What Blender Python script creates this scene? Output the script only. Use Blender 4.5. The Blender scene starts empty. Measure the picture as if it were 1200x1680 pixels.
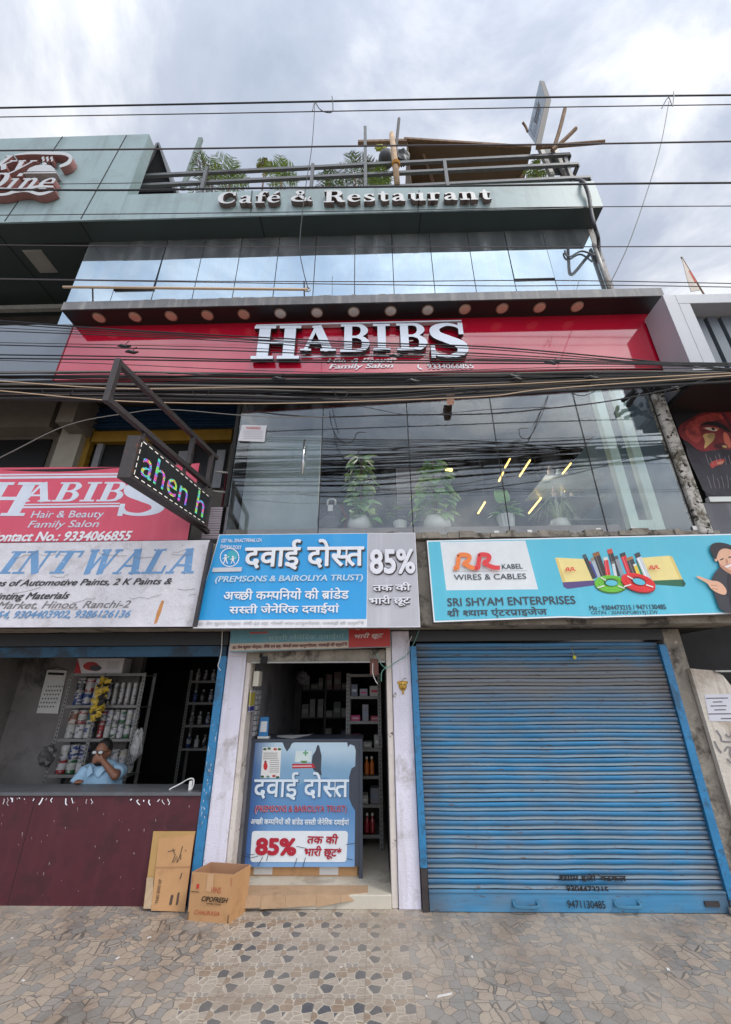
import bpy, bmesh, math, random
from mathutils import Vector, Matrix
sc = bpy.context.scene
COL = sc.collection
random.seed(7)
# ------------------------------------------------------------------ camera
IW, IH, FPX, CD, CH = 1200.0, 1680.0, 670.0, 4.58, 1.75
_up = Vector((-8.0, 1564.0, -FPX)).normalized()
_fw = Vector((17.0, -286.93, -FPX)).normalized()
_rt = _fw.cross(_up).normalized()
cam = bpy.data.cameras.new('camera')
cam.sensor_fit = 'VERTICAL'; cam.sensor_height = 36.0; cam.sensor_width = 36.0*IW/IH
cam.lens = 36.0*FPX/IH
cam.clip_start = 0.05; cam.clip_end = 1000
camo = bpy.data.objects.new('camera', cam); COL.objects.link(camo)
# rows: world axes in camera coordinates
camo.matrix_world = Matrix.Translation((0, -CD, CH)) @ Matrix((_rt, _fw, _up)).to_4x4()
sc.camera = camo
# ------------------------------------------------------------------ light
SUN_EL, SUN_AZ = math.radians(54), math.radians(127)       # behind the camera, high
w = bpy.data.worlds.new('World'); sc.world = w; w.use_nodes = True
nt = w.node_tree; nt.nodes.clear()
def nd(nt, typ, **kw):
    n = nt.nodes.new(typ)
    for k, v in kw.items():
        if k.startswith('_'): setattr(n, k[1:], v); continue
        k2 = k.replace('__', ' ')
        s = n.inputs[int(k2[1:])] if k2[0] == 'i' and k2[1:].isdigit() else n.inputs[k2]
        if isinstance(v, bpy.types.NodeSocket): nt.links.new(v, s)
        else: s.default_value = v
    return n
def ramp(nt, fac, stops, interp='LINEAR'):
    n = nt.nodes.new('ShaderNodeValToRGB'); nt.links.new(fac, n.inputs[0])
    cr = n.color_ramp; cr.interpolation = interp
    while len(cr.elements) < len(stops): cr.elements.new(0.5)
    for e, (p, c) in zip(cr.elements, stops):
        e.position = p; e.color = (*c, 1) if len(c) == 3 else c
    return n.outputs[0]
def mth(nt, op, a, b=0.0, c=0.0, clamp=False):
    n = nd(nt, 'ShaderNodeMath', _operation=op, i0=a, i1=b)
    if op in ('MULTIPLY_ADD',): n.inputs[2].default_value = c
    n.use_clamp = clamp
    return n.outputs[0]
def mixc(nt, f, a, b, blend='MIX'):
    n = nt.nodes.new('ShaderNodeMix'); n.data_type = 'RGBA'; n.blend_type = blend
    for s, v in ((n.inputs[0], f), (n.inputs[6], a), (n.inputs[7], b)):
        if isinstance(v, bpy.types.NodeSocket): nt.links.new(v, s)
        elif isinstance(v, (int, float)): s.default_value = v
        else: s.default_value = (*v[:3], 1)
    return n.outputs[2]
def L(r, g, b):
    f = lambda c: (c/255/12.92) if c/255 <= 0.04045 else ((c/255+0.055)/1.055)**2.4
    return (f(r), f(g), f(b))
sky = nd(nt, 'ShaderNodeTexSky', _sky_type='NISHITA', _sun_disc=False, _sun_elevation=SUN_EL, _sun_rotation=SUN_AZ)
geo = nd(nt, 'ShaderNodeTexCoord')
sep = nd(nt, 'ShaderNodeSeparateXYZ', i0=geo.outputs['Generated'])
zc = mth(nt, 'ADD', mth(nt, 'MAXIMUM', sep.outputs[2], 0.0), 0.22)
cu = nd(nt, 'ShaderNodeCombineXYZ', i0=mth(nt, 'DIVIDE', sep.outputs[0], zc), i1=mth(nt, 'DIVIDE', sep.outputs[1], zc))
n1 = nd(nt, 'ShaderNodeTexNoise', Vector=cu.outputs[0], Scale=2.5, Detail=10.0, Roughness=0.6, Distortion=0.35)
n2 = nd(nt, 'ShaderNodeTexNoise', Vector=cu.outputs[0], Scale=0.9, Detail=4.0, Roughness=0.5)
cl = mth(nt, 'ADD', mth(nt, 'ADD', mth(nt, 'MULTIPLY', n1.outputs[0], 0.62), mth(nt, 'MULTIPLY', n2.outputs[0], 0.38)), mth(nt, 'MULTIPLY', sep.outputs[0], 0.075))
cc = ramp(nt, cl, [(0.39, (4.8, 5.5, 6.7)), (0.46, (5.9, 6.5, 7.7)), (0.51, (7.8, 8.2, 9.1)), (0.57, (11.0, 11.2, 11.5))])
# cloud layer brightened behind the camera, off the sun, to light facade and glass
GA, GE = math.radians(172), math.radians(46)
sd = Vector((math.sin(SUN_AZ)*math.cos(SUN_EL), math.cos(SUN_AZ)*math.cos(SUN_EL), math.sin(SUN_EL)))
dt = nd(nt, 'ShaderNodeVectorMath', _operation='DOT_PRODUCT', i0=geo.outputs['Generated'], i1=Vector((math.sin(GA)*math.cos(GE), math.cos(GA)*math.cos(GE), math.sin(GE))))
gl = mth(nt, 'MULTIPLY_ADD', mth(nt, 'POWER', mth(nt, 'MAXIMUM', dt.outputs['Value'], 0.0), 2.5), 1.7, 1.0)
ccg = nd(nt, 'ShaderNodeVectorMath', _operation='SCALE', i0=cc, Scale=gl)
skyc = mixc(nt, 0.86, sky.outputs[0], ccg.outputs[0])
bg = nd(nt, 'ShaderNodeBackground', Color=skyc, Strength=0.1)
ow = nd(nt, 'ShaderNodeOutputWorld', Surface=bg.outputs[0])
sl = bpy.data.lights.new('sun', 'SUN'); sl.energy = 1.4; sl.angle = math.radians(14); sl.color = (1, 0.96, 0.9)
so = bpy.data.objects.new('sun', sl); COL.objects.link(so)
so.rotation_euler = sd.to_track_quat('Z', 'Y').to_euler(); so.location = (0, -20, 30)
sc.view_settings.view_transform = 'Standard'; sc.view_settings.look = 'None'
sc.view_settings.exposure = 0.0; sc.view_settings.gamma = 1.0; sc.view_settings.use_curve_mapping = False
sc.render.engine = 'CYCLES'; sc.cycles.use_denoising = True; sc.cycles.max_bounces = 8
sc.cycles.caustics_reflective = False; sc.cycles.caustics_refractive = False; sc.cycles.transparent_max_bounces = 16
# ------------------------------------------------------------------ helpers
def ray(px, py):
    d = Vector((px-600, 840-py, -FPX)); return Vector((d.dot(_rt), d.dot(_fw), d.dot(_up)))
def P(px, py, Y):                      # photograph pixel -> point on the vertical plane y = Y
    r = ray(px, py); t = (Y+CD)/r.y; return Vector((t*r.x, Y, CH+t*r.z))
def PZ(px, py, z):                     # photograph pixel -> point on a level plane
    r = ray(px, py); t = (z-CH)/r.z; return Vector((t*r.x, -CD+t*r.y, z))
def catmull(pts, n=8):
    if len(pts) < 3: return [tuple(p) for p in pts]
    out = []; k = len(pts)
    for i in range(k-1):
        p0, p1, p2, p3 = pts[max(i-1, 0)], pts[i], pts[i+1], pts[min(i+2, k-1)]
        for j in range(n):
            t = j/n
            out.append(tuple(0.5*(2*b+(c-a)*t+(2*a-5*b+4*c-d)*t*t+(3*b-a-3*c+d)*t**3) for a, b, c, d in zip(p0, p1, p2, p3)))
    out.append(tuple(pts[-1])); return out
ORG = {}
class MB:
    def __init__(s): s.v = []; s.f = []; s.m = []; s.mi = 0
    def add(s, vs, fs, mi=None):
        o = len(s.v); s.v += [Vector(v) for v in vs]
        for f in fs: s.f.append([o+i for i in f]); s.m.append(s.mi if mi is None else mi)
        return s
    def box(s, x0, x1, y0, y1, z0, z1, mi=None):
        return s.add([(x, y, z) for z in (z0, z1) for y in (y0, y1) for x in (x0, x1)],
                     [(0, 2, 3, 1), (4, 5, 7, 6), (0, 1, 5, 4), (2, 6, 7, 3), (0, 4, 6, 2), (1, 3, 7, 5)], mi)
    def hexa(s, a, b, mi=None):        # two matching quads
        return s.add(list(a)+list(b), [(3, 2, 1, 0), (4, 5, 6, 7), (0, 1, 5, 4), (1, 2, 6, 5), (2, 3, 7, 6), (3, 0, 4, 7)], mi)
    def prism(s, pts, d, mi=None):     # polygon of 3-D points extruded by vector d
        n = len(pts); d = Vector(d); p = [Vector(q) for q in pts]
        fs = [list(range(n)), list(range(2*n-1, n-1, -1))]+[(i, i+n, (i+1) % n+n, (i+1) % n) for i in range(n)]
        return s.add(p+[q+d for q in p], fs, mi)
    def poly(s, pts, mi=None): return s.add(pts, [list(range(len(pts)))], mi)
    def beam(s, a, b, w, h=None, mi=None, up=(0, 0, 1)):
        a = Vector(a); b = Vector(b); h = h or w; d = (b-a).normalized(); u = Vector(up)
        if abs(d.dot(u)) > .95: u = Vector((0, 1, 0))
        x = d.cross(u).normalized(); z = x.cross(d).normalized()
        q = [(-1, -1), (1, -1), (1, 1), (-1, 1)]
        return s.hexa([a+x*i*w/2+z*j*h/2 for i, j in q], [b+x*i*w/2+z*j*h/2 for i, j in q], mi)
    def tube(s, pts, r, n=6, mi=None, cap=True):
        pts = [Vector(p) for p in pts]; vs = []; fs = []; k = len(pts); x = None
        for i, p in enumerate(pts):
            d = (pts[min(i+1, k-1)]-pts[max(i-1, 0)])
            d = d.normalized() if d.length > 1e-9 else Vector((0, 0, 1))
            if x is None: x = d.orthogonal().normalized()
            else:
                x = x-d*x.dot(d); x = x.normalized() if x.length > 1e-6 else d.orthogonal().normalized()
            y = d.cross(x); rr = r[i] if isinstance(r, (list, tuple)) else r
            for j in range(n):
                a = 2*math.pi*j/n; vs.append(p+(x*math.cos(a)+y*math.sin(a))*rr)
        for i in range(k-1):
            for j in range(n): fs.append((i*n+j, i*n+(j+1) % n, (i+1)*n+(j+1) % n, (i+1)*n+j))
        if cap: fs += [list(range(n-1, -1, -1)), list(range((k-1)*n, k*n))]
        return s.add(vs, fs, mi)
    def lathe(s, c, prof, n=20, axis=(0, 0, 1), mi=None):
        c = Vector(c); ax = Vector(axis).normalized(); x = ax.orthogonal().normalized(); y = ax.cross(x); vs = []; fs = []; k = len(prof)
        for r, h in prof:
            for j in range(n):
                a = 2*math.pi*j/n; vs.append(c+ax*h+(x*math.cos(a)+y*math.sin(a))*r)
        for i in range(k-1):
            for j in range(n): fs.append((i*n+j, i*n+(j+1) % n, (i+1)*n+(j+1) % n, (i+1)*n+j))
        if prof[0][0] > 1e-6: fs.append(list(range(n-1, -1, -1)))
        if prof[-1][0] > 1e-6: fs.append(list(range((k-1)*n, k*n)))
        return s.add(vs, fs, mi)
    def ell(s, c, r, n=12, m=8, mi=None, rot=None):
        vs = []; fs = []
        for i in range(m+1):
            th = math.pi*i/m
            for j in range(n):
                a = 2*math.pi*j/n
                p = Vector((math.sin(th)*math.cos(a)*r[0], math.sin(th)*math.sin(a)*r[1], math.cos(th)*r[2]))
                vs.append(Vector(c)+(rot @ p if rot else p))
        for i in range(m):
            for j in range(n): fs.append((i*n+j, (i+1)*n+j, (i+1)*n+(j+1) % n, i*n+(j+1) % n))
        return s.add(vs, fs, mi)
    def build(s, name, mats, parent=None, smooth=False, bevel=0, **tagkw):
        me = bpy.data.meshes.new(name)
        org = ORG[parent.name] if parent else None
        if org is None:
            xs = [v.x for v in s.v]; ys = [v.y for v in s.v]; zs = [v.z for v in s.v]
            org = Vector(((min(xs)+max(xs))/2, (min(ys)+max(ys))/2, min(zs)))
        me.from_pydata([v-org for v in s.v], [], s.f); me.validate()
        for m in (mats if isinstance(mats, (list, tuple)) else [mats]): me.materials.append(m)
        for p, i in zip(me.polygons, s.m): p.material_index = i; p.use_smooth = smooth
        bm = bmesh.new(); bm.from_mesh(me); bmesh.ops.remove_doubles(bm, verts=bm.verts, dist=1e-6)
        bmesh.ops.recalc_face_normals(bm, faces=bm.faces); bm.to_mesh(me); bm.free()
        o = bpy.data.objects.new(name, me); COL.objects.link(o)
        if parent: o.parent = parent
        else: o.location = org
        ORG[o.name] = org
        if bevel:
            b = o.modifiers.new('bevel', 'BEVEL'); b.width = bevel; b.segments = 2; b.limit_method = 'ANGLE'
        if tagkw: tag(o, **tagkw)
        return o
def tag(o, label=None, cat=None, group=None, kind=None):
    for k, v in (('label', label), ('category', cat), ('group', group), ('kind', kind)):
        if v: o[k] = v
    return o
def thing(name, label, cat, loc, group=None):
    o = bpy.data.objects.new(name, None); COL.objects.link(o); o.location = loc; o.empty_display_size = .1
    ORG[o.name] = Vector(loc); return tag(o, label, cat, group)
# ------------------------------------------------------------------ materials
MC = {}
def mat(name, col, rough=.6, metal=0., var=.12, vs=4., dirt=None, streak=None, chips=None, bump=0., bs=40., spec=.5, coat=0., emit=0.):
    if name in MC: return MC[name]
    m = bpy.data.materials.new(name); m.use_nodes = True; t = m.node_tree; MC[name] = m
    b = t.nodes['Principled BSDF']; b.inputs['Roughness'].default_value = rough; b.inputs['Metallic'].default_value = metal
    b.inputs['Specular IOR Level'].default_value = spec
    if coat: b.inputs['Coat Weight'].default_value = coat; b.inputs['Coat Roughness'].default_value = .03
    pos = nd(t, 'ShaderNodeNewGeometry').outputs['Position']
    c = None
    if var:
        n = nd(t, 'ShaderNodeTexNoise', Vector=pos, Scale=vs, Detail=6., Roughness=.65)
        c = ramp(t, n.outputs[0], [(.3, tuple(x*(1-var) for x in col)), (.7, tuple(min(1, x*(1+var)) for x in col))])
    else: c = nd(t, 'ShaderNodeRGB'); c.outputs[0].default_value = (*col, 1); c = c.outputs[0]
    if streak:   # vertical run-off marks: (colour, amount, scale)
        mp = nd(t, 'ShaderNodeMapping', Vector=pos, Scale=(streak[2], streak[2], streak[2]*.07))
        n = nd(t, 'ShaderNodeTexNoise', Vector=mp.outputs[0], Scale=1., Detail=5., Roughness=.6)
        c = mixc(t, mth(t, 'MULTIPLY', ramp(t, n.outputs[0], [(.5, (0, 0, 0)), (.68, (1, 1, 1))]), streak[1]), c, streak[0])
    for d in (dirt, chips):
        if d:    # patches: (colour, amount, scale, threshold)
            n = nd(t, 'ShaderNodeTexNoise', Vector=pos, Scale=d[2], Detail=8., Roughness=.68, Distortion=.3)
            e = .12 if d is dirt else .015
            c = mixc(t, mth(t, 'MULTIPLY', ramp(t, n.outputs[0], [(d[3], (0, 0, 0)), (d[3]+e, (1, 1, 1))]), d[1]), c, d[0])
    t.links.new(c, b.inputs['Base Color'])
    if bump:
        n = nd(t, 'ShaderNodeTexNoise', Vector=pos, Scale=bs, Detail=6., Roughness=.7)
        bp = nd(t, 'ShaderNodeBump', Height=n.outputs[0], Strength=bump, Distance=.02); t.links.new(bp.outputs[0], b.inputs['Normal'])
    if emit: t.links.new(c, b.inputs['Emission Color']); b.inputs['Emission Strength'].default_value = emit
    return m
def flat(r, g, b, rough=.55): return mat('print_%d_%d_%d' % (r, g, b), L(r, g, b), rough, var=.05, vs=9.)
def glass(name, tint, refl, rcol, rough=.0, wob=.002, blend=.35, milk=0.):
    m = bpy.data.materials.new(name); m.use_nodes = True; t = m.node_tree; t.nodes.clear()
    pos = nd(t, 'ShaderNodeNewGeometry').outputs['Position']
    n = nd(t, 'ShaderNodeTexNoise', Vector=pos, Scale=1.3, Detail=1.)
    bp = nd(t, 'ShaderNodeBump', Height=n.outputs[0], Strength=.5, Distance=wob)
    tr = nd(t, 'ShaderNodeBsdfTransparent', Color=(*tint, 1))
    g = nd(t, 'ShaderNodeBsdfGlossy', Color=(*rcol, 1), Roughness=rough, Normal=bp.outputs[0])
    lw = nd(t, 'ShaderNodeLayerWeight', Blend=blend)
    smudge = nd(t, 'ShaderNodeTexNoise', Vector=nd(t, 'ShaderNodeMapping', Vector=pos, Scale=(6, 6, 1.2)).outputs[0], Scale=1., Detail=6.)
    f = mth(t, 'ADD', mth(t, 'MULTIPLY', lw.outputs[0], 1-refl), refl, clamp=True)
    f = mth(t, 'MULTIPLY', f, ramp(t, smudge.outputs[0], [(.3, (.86, .86, .86)), (.7, (1, 1, 1))]))
    a = nd(t, 'ShaderNodeMixShader', i0=f, i1=tr.outputs[0], i2=g.outputs[0])
    df = nd(t, 'ShaderNodeBsdfDiffuse', Color=(.5, .53, .54, 1))
    a2 = nd(t, 'ShaderNodeMixShader', i0=mth(t, 'ADD', mth(t, 'MULTIPLY', ramp(t, smudge.outputs[0], [(.45, (0, 0, 0)), (.75, (1, 1, 1))]), .07+milk), milk), i1=a.outputs[0], i2=df.outputs[0])
    nd(t, 'ShaderNodeOutputMaterial', Surface=a2.outputs[0]); MC[name] = m
    return m
# ------------------------------------------------------------------ lettering
def raw_text(s, bold=0.):
    c = bpy.data.curves.new('lettering', 'FONT'); c.body = s; c.size = 1.; c.resolution_u = 3
    o = bpy.data.objects.new('lettering', c); COL.objects.link(o)
    me = bpy.data.meshes.new_from_object(o.evaluated_get(bpy.context.evaluated_depsgraph_get()))
    bpy.data.objects.remove(o); bpy.data.curves.remove(c)
    bm = bmesh.new(); bm.from_mesh(me); bpy.data.meshes.remove(me); return bm
def ribbon(pts, lift=0.):              # (x, y, width) stations -> flat stroke
    vs = []; fs = []; k = len(pts)
    for i, p in enumerate(pts):
        a = pts[max(i-1, 0)]; b = pts[min(i+1, k-1)]; d = Vector((b[0]-a[0], b[1]-a[1]))
        d = d.normalized() if d.length > 1e-9 else Vector((1, 0)); n = Vector((-d.y, d.x))*max(p[2], .005)/2
        vs += [(p[0]+n.x, p[1]+n.y, lift), (p[0]-n.x, p[1]-n.y, lift)]
    for i in range(k-1): fs.append((2*i, 2*i+1, 2*i+3, 2*i+2))
    return vs, fs
def text_geo(s, bold=0.):
    """flat letters; '~' after a Devanagari letter makes its half form, '^' adds the r-stroke below it"""
    V = []; F = []; cur = 0.; run = ''
    def put(bm, dx):
        o = len(V); V.extend([(v.co.x+dx, v.co.y, 0) for v in bm.verts]); bm.verts.index_update()
        F.extend([[o+v.index for v in f.verts] for f in bm.faces])
    def flush():
        nonlocal cur, run
        if not run: return
        bm = raw_text(run, bold)
        if bm.verts: put(bm, cur); cur += max(v.co.x for v in bm.verts)+.26*(len(run)-len(run.rstrip()))
        bm.free(); run = ''
    i = 0
    while i < len(s):
        ch = s[i]; nx = s[i+1] if i+1 < len(s) else ''
        if nx == '~':
            flush(); bm = raw_text(ch, bold); mx = max(v.co.x for v in bm.verts)
            bmesh.ops.bisect_plane(bm, geom=bm.verts[:]+bm.edges[:]+bm.faces[:], plane_co=(mx-.17, 0, 0), plane_no=(1, 0, 0), clear_outer=True)
            put(bm, cur); cur += mx-.19; bm.free(); i += 2
        elif nx == '^':
            run += ch; flush(); vs, fs = ribbon([(cur-.1, .24, .07), (cur-.42, .02, .07)], .0)
            o = len(V); V.extend(vs); F.extend([[o+q for q in f] for f in fs]); i += 2
        else: run += ch; i += 1
    flush()
    par = list(range(len(V)))
    def find(a):
        while par[a] != a: par[a] = par[par[a]]; a = par[a]
        return a
    for f in F:
        for q in f[1:]: par[find(q)] = find(f[0])
    lev = {}; V = [(x, y, (lev.setdefault(find(i), len(lev)) % 4)*.0014) for i, (x, y, _) in enumerate(V)]
    if bold > .004:
        k = 8 if bold > .02 else 4; V0, F0 = V, F; V, F = list(V0), list(F0)
        for j in range(k):
            a = 6.2832*(j+.5)/k; o = len(V); V += [(x+math.cos(a)*bold, y+math.sin(a)*bold, z+.006*(1+j)) for x, y, z in V0]; F += [[o+q for q in f] for f in F0]
    return V, F
ST, SS = .2, .085
def _r(x0, y0, x1, y1): return ('r', x0, y0, x1, y1)
GL = {
 'H': (.95, [_r(.12, 0, .34, 1), _r(.61, 0, .83, 1), _r(.34, .46, .61, .56), _r(.02, 0, .44, SS), _r(.02, 1-SS, .44, 1), _r(.51, 0, .93, SS), _r(.51, 1-SS, .93, 1)]),
 'A': (.95, [[(.13, 0, .1), (.43, 1, .1)], [(.43, 1, .24), (.78, 0, .24)], _r(.22, .28, .7, .37), _r(0, 0, .3, SS), _r(.56, 0, .98, SS), _r(.3, 1-SS, .56, 1)]),
 'B': (.84, [_r(.12, 0, .33, 1), _r(.02, 0, .5, SS), _r(.02, 1-SS, .5, 1), _r(.3, .49, .5, .57), [(.45, .957, .085), (.58, .92, .13), (.66, .76, .2), (.58, .6, .13), (.45, .53, .08)], [(.45, .53, .08), (.62, .46, .14), (.7, .28, .21), (.62, .09, .14), (.45, .042, .085)]]),
 'I': (.5, [_r(.14, 0, .36, 1), _r(.02, 0, .48, SS), _r(.02, 1-SS, .48, 1)]),
 'S': (.8, [[(.68, .7, .05), (.62, .88, .07), (.4, .955, .09), (.19, .85, .17), (.2, .66, .21), (.4, .52, .22), (.63, .36, .22), (.64, .16, .18), (.42, .045, .09), (.18, .1, .08), (.1, .3, .05)], _r(.62, .66, .71, 1), _r(.07, 0, .15, .34)]),
 'N': (.95, [_r(.14, 0, .23, 1), [(.2, 1, .22), (.74, 0, .22)], _r(.7, 0, .79, 1), _r(0, 1-SS, .34, 1), _r(0, 0, .38, SS), _r(.55, 1-SS, .94, 1)]),
 'T': (.86, [_r(.32, 0, .55, 1), _r(.03, 1-SS, .84, 1), _r(.02, .7, .1, 1), _r(.77, .7, .85, 1), _r(.2, 0, .67, SS)]),
 'W': (1.2, [[(.15, 1, .21), (.36, 0, .21)], [(.34, 0, .1), (.58, 1, .1)], [(.58, 1, .21), (.8, 0, .21)], [(.78, 0, .09), (1.03, 1, .09)], _r(0, 1-SS, .32, 1), _r(.42, 1-SS, .74, 1), _r(.88, 1-SS, 1.16, 1)]),
 'L': (.8, [_r(.12, 0, .34, 1), _r(.02, 1-SS, .46, 1), _r(.02, 0, .76, SS), _r(.68, 0, .76, .32)]),
 'C': (.86, [[(.72, .7, .05), (.64, .88, .08), (.44, .955, .09), (.2, .8, .18), (.14, .5, .22), (.2, .2, .18), (.44, .045, .09), (.66, .12, .08), (.77, .3, .05)], _r(.69, .66, .77, 1)]),
 'R': (.92, [_r(.12, 0, .33, 1), _r(.02, 0, .44, SS), _r(.02, 1-SS, .5, 1), _r(.3, .47, .5, .55), [(.45, .957, .085), (.6, .92, .14), (.68, .74, .21), (.6, .57, .14), (.45, .51, .085)], [(.46, .5, .1), (.62, .34, .2), (.7, .1, .2), (.9, .04, .08)]]),
 'P': (.8, [_r(.12, 0, .33, 1), _r(.02, 0, .44, SS), _r(.02, 1-SS, .5, 1), _r(.3, .47, .5, .55), [(.45, .957, .085), (.6, .92, .14), (.68, .74, .21), (.6, .57, .14), (.45, .51, .085)]]),
 'c': (.58, [[(.5, .48, .1), (.42, .6, .1), (.3, .62, .08), (.15, .5, .14), (.11, .32, .18), (.17, .13, .15), (.34, .04, .09), (.52, .15, .05)]]),
 'a': (.66, [[(.12, .5, .1), (.28, .625, .08), (.43, .54, .15), (.45, .3, .17), (.46, .1, .16), (.6, .035, .07)], [(.44, .38, .06), (.22, .3, .12), (.14, .16, .15), (.24, .045, .09), (.44, .14, .06)]]),
 'f': (.5, [[(.25, .0, .17), (.25, .6, .17), (.29, .86, .14), (.42, .955, .09), (.54, .88, .12)], _r(.04, .57, .46, .65), _r(.06, 0, .46, .08)]),
 'e': (.62, [_r(.14, .33, .56, .4), [(.5, .37, .12), (.47, .54, .11), (.32, .62, .08), (.15, .5, .14), (.11, .32, .18), (.17, .13, .15), (.34, .04, .09), (.55, .15, .05)]]),
 's': (.56, [[(.43, .48, .05), (.37, .6, .06), (.25, .63, .07), (.13, .54, .13), (.15, .43, .15), (.28, .34, .16), (.42, .23, .16), (.41, .1, .13), (.26, .035, .07), (.12, .07, .06), (.07, .2, .04)], _r(.39, .46, .45, .66), _r(.05, 0, .1, .22)]),
 't': (.5, [[(.23, .85, .07), (.24, .6, .17), (.24, .16, .17), (.33, .045, .1), (.48, .11, .05)], _r(.04, .57, .46, .65)]),
 'u': (.76, [_r(.14, .18, .31, .66), _r(.47, 0, .64, .66), _r(.03, .58, .15, .66), _r(.37, .58, .48, .66), _r(.63, 0, .74, .08), [(.225, .22, .17), (.27, .08, .1), (.38, .045, .08), (.5, .15, .05)]]),
 'r': (.58, [_r(.14, 0, .31, .66), _r(.02, .58, .15, .66), _r(.02, 0, .43, .08), [(.29, .5, .06), (.39, .61, .1), (.53, .58, .15)]]),
 'n': (.76, [_r(.12, 0, .29, .66), _r(.01, .58, .13, .66), _r(.01, 0, .39, .08), [(.27, .5, .06), (.38, .62, .09), (.52, .56, .15), (.55, .4, .17), (.55, 0, .17)], _r(.44, 0, .74, .08)]),
 '&': (.95, [[(.82, .42, .06), (.64, .12, .1), (.4, .045, .12), (.16, .12, .16), (.15, .34, .15), (.36, .55, .12), (.52, .78, .12), (.42, .95, .1), (.28, .85, .12), (.36, .6, .15), (.6, .25, .17), (.88, .04, .1)]]),
 'D': (.92, [_r(.12, 0, .33, 1), _r(.02, 0, .45, SS), _r(.02, 1-SS, .45, 1), [(.4, .957, .085), (.62, .88, .16), (.74, .5, .23), (.62, .12, .16), (.4, .042, .085)]]),
 'i': (.42, [_r(.12, 0, .29, .66), _r(.01, .58, .13, .66), _r(.01, 0, .4, .08), _r(.11, .78, .3, .96)]),
 'k': (.74, [_r(.12, 0, .29, 1), _r(.01, 1-SS, .13, 1), _r(.01, 0, .38, .08), [(.27, .28, .08), (.58, .62, .08)], [(.36, .38, .17), (.62, .04, .17)], _r(.44, .58, .72, .66)]),
 'y': (.7, [[(.12, .66, .18), (.36, .06, .18)], [(.6, .66, .08), (.36, .04, .09), (.22, -.22, .1), (.06, -.22, .14)], _r(0, .58, .28, .66), _r(.46, .58, .72, .66)]),
}
GL['é'] = (.62, GL['e'][1]+[[(.28, .74, .07), (.47, .95, .14)]])
def serif_glyph(ch):
    V = []; F = []; lift = 0.
    for st in GL[ch][1]:
        o = len(V)
        if st[0] == 'r':
            _, a, b, c, d = st; V += [(a, b, lift), (c, b, lift), (c, d, lift), (a, d, lift)]; F.append([o, o+1, o+2, o+3])
        else:
            vs, fs = ribbon(catmull(st, 7) if len(st) > 2 else st, lift); V += vs; F += [[o+q for q in f] for f in fs]
        lift += .004
    return V, F
def serif_text(s, gap=.04):
    V = []; F = []; cur = 0.
    for ch in s:
        if ch == ' ': cur += .4; continue
        v, f = serif_glyph(ch); o = len(V); V += [(x+cur, y, z) for x, y, z in v]; F += [[o+q for q in g] for g in f]; cur += GL[ch][0]+gap
    return V, F
def quad_of(box, Y, dy=0.):            # pixel box on plane Y -> four world corners, sides kept plumb
    x0, y0, x1, y1 = box; xm, ym = (x0+x1)/2, (y0+y1)/2
    a, b = P(x0, ym-dy/2, Y), P(x1, ym+dy/2, Y); h = P(xm, y0, Y).z-P(xm, y1, Y).z
    return [Vector((a.x, Y, a.z-h/2)), Vector((b.x, Y, b.z-h/2)), Vector((b.x, Y, b.z+h/2)), Vector((a.x, Y, a.z+h/2))]
def fit(V, quad, shear=0., n=(0, -1, 0), lift=1., bb=None):
    xs = [v[0]+shear*v[1] for v in V]; ys = [v[1] for v in V]
    x0, x1, y0, y1 = bb or (min(xs), max(xs), min(ys), max(ys)); a, b, c, d = quad; n = Vector(n); out = []
    for v, x in zip(V, xs):
        u = (x-x0)/(x1-x0); t = (v[1]-y0)/(y1-y0)
        out.append(a*(1-u)*(1-t)+b*u*(1-t)+c*u*t+d*(1-u)*t+n*v[2]*lift)
    return out
def letters(s, quad, m, parent, bold=.015, shear=0., serif=False, depth=0., side=None, off=.003, name='lettering', n=(0, -1, 0)):
    V, F = serif_text(s) if serif else text_geo(s, bold)
    n = Vector(n); W = [p+n*off for p in fit(V, quad, shear, n, .1)]
    mb = MB(); mb.add(W, F, 0)
    if depth:
        ec = {}
        for f in F:
            for i in range(len(f)):
                k = tuple(sorted((f[i], f[(i+1) % len(f)]))); ec[k] = ec.get(k, [])+[(f[i], f[(i+1) % len(f)])]
        for k, e in ec.items():
            if len(e) == 1:
                i, j = e[0]; mb.add([W[j], W[i], W[i]-n*depth, W[j]-n*depth], [(0, 1, 2, 3)], 1)
    return mb.build(name, [m, side] if side else m, parent)
# ------------------------------------------------------------------ material set
m_white = mat('lilac_whitewash', L(222, 218, 230), .8, var=.08, vs=3, dirt=(L(150, 138, 130), .6, 2.6, .53), streak=(L(170, 158, 150), .35, 14), chips=(L(128, 112, 100), 1, 11, .655), bump=.35, bs=60)
m_cream = mat('cream_limewash', L(215, 205, 196), .8, var=.08, vs=5, dirt=(L(120, 105, 95), .6, 3, .55), chips=(L(90, 78, 70), 1, 14, .64), bump=.4, bs=60)
m_greywall = mat('grey_plaster', L(128, 126, 130), .8, var=.15, vs=2.5, dirt=(L(70, 66, 64), .6, 2, .52), bump=.2)
m_conc = mat('weathered_concrete', L(150, 142, 130), .9, var=.25, vs=5, dirt=(L(62, 56, 50), .85, 4, .5), chips=(L(190, 180, 165), .9, 11, .63), bump=.9, bs=30)
m_mould = mat('mouldy_plaster', L(205, 200, 192), .9, var=.15, vs=6, dirt=(L(84, 76, 54), .85, 8, .47), chips=(L(44, 41, 34), 1, 15, .56), bump=1., bs=24)
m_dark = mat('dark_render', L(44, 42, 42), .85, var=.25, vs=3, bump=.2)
m_black = mat('black_panel', L(26, 25, 26), .45, var=.15, vs=3)
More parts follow.
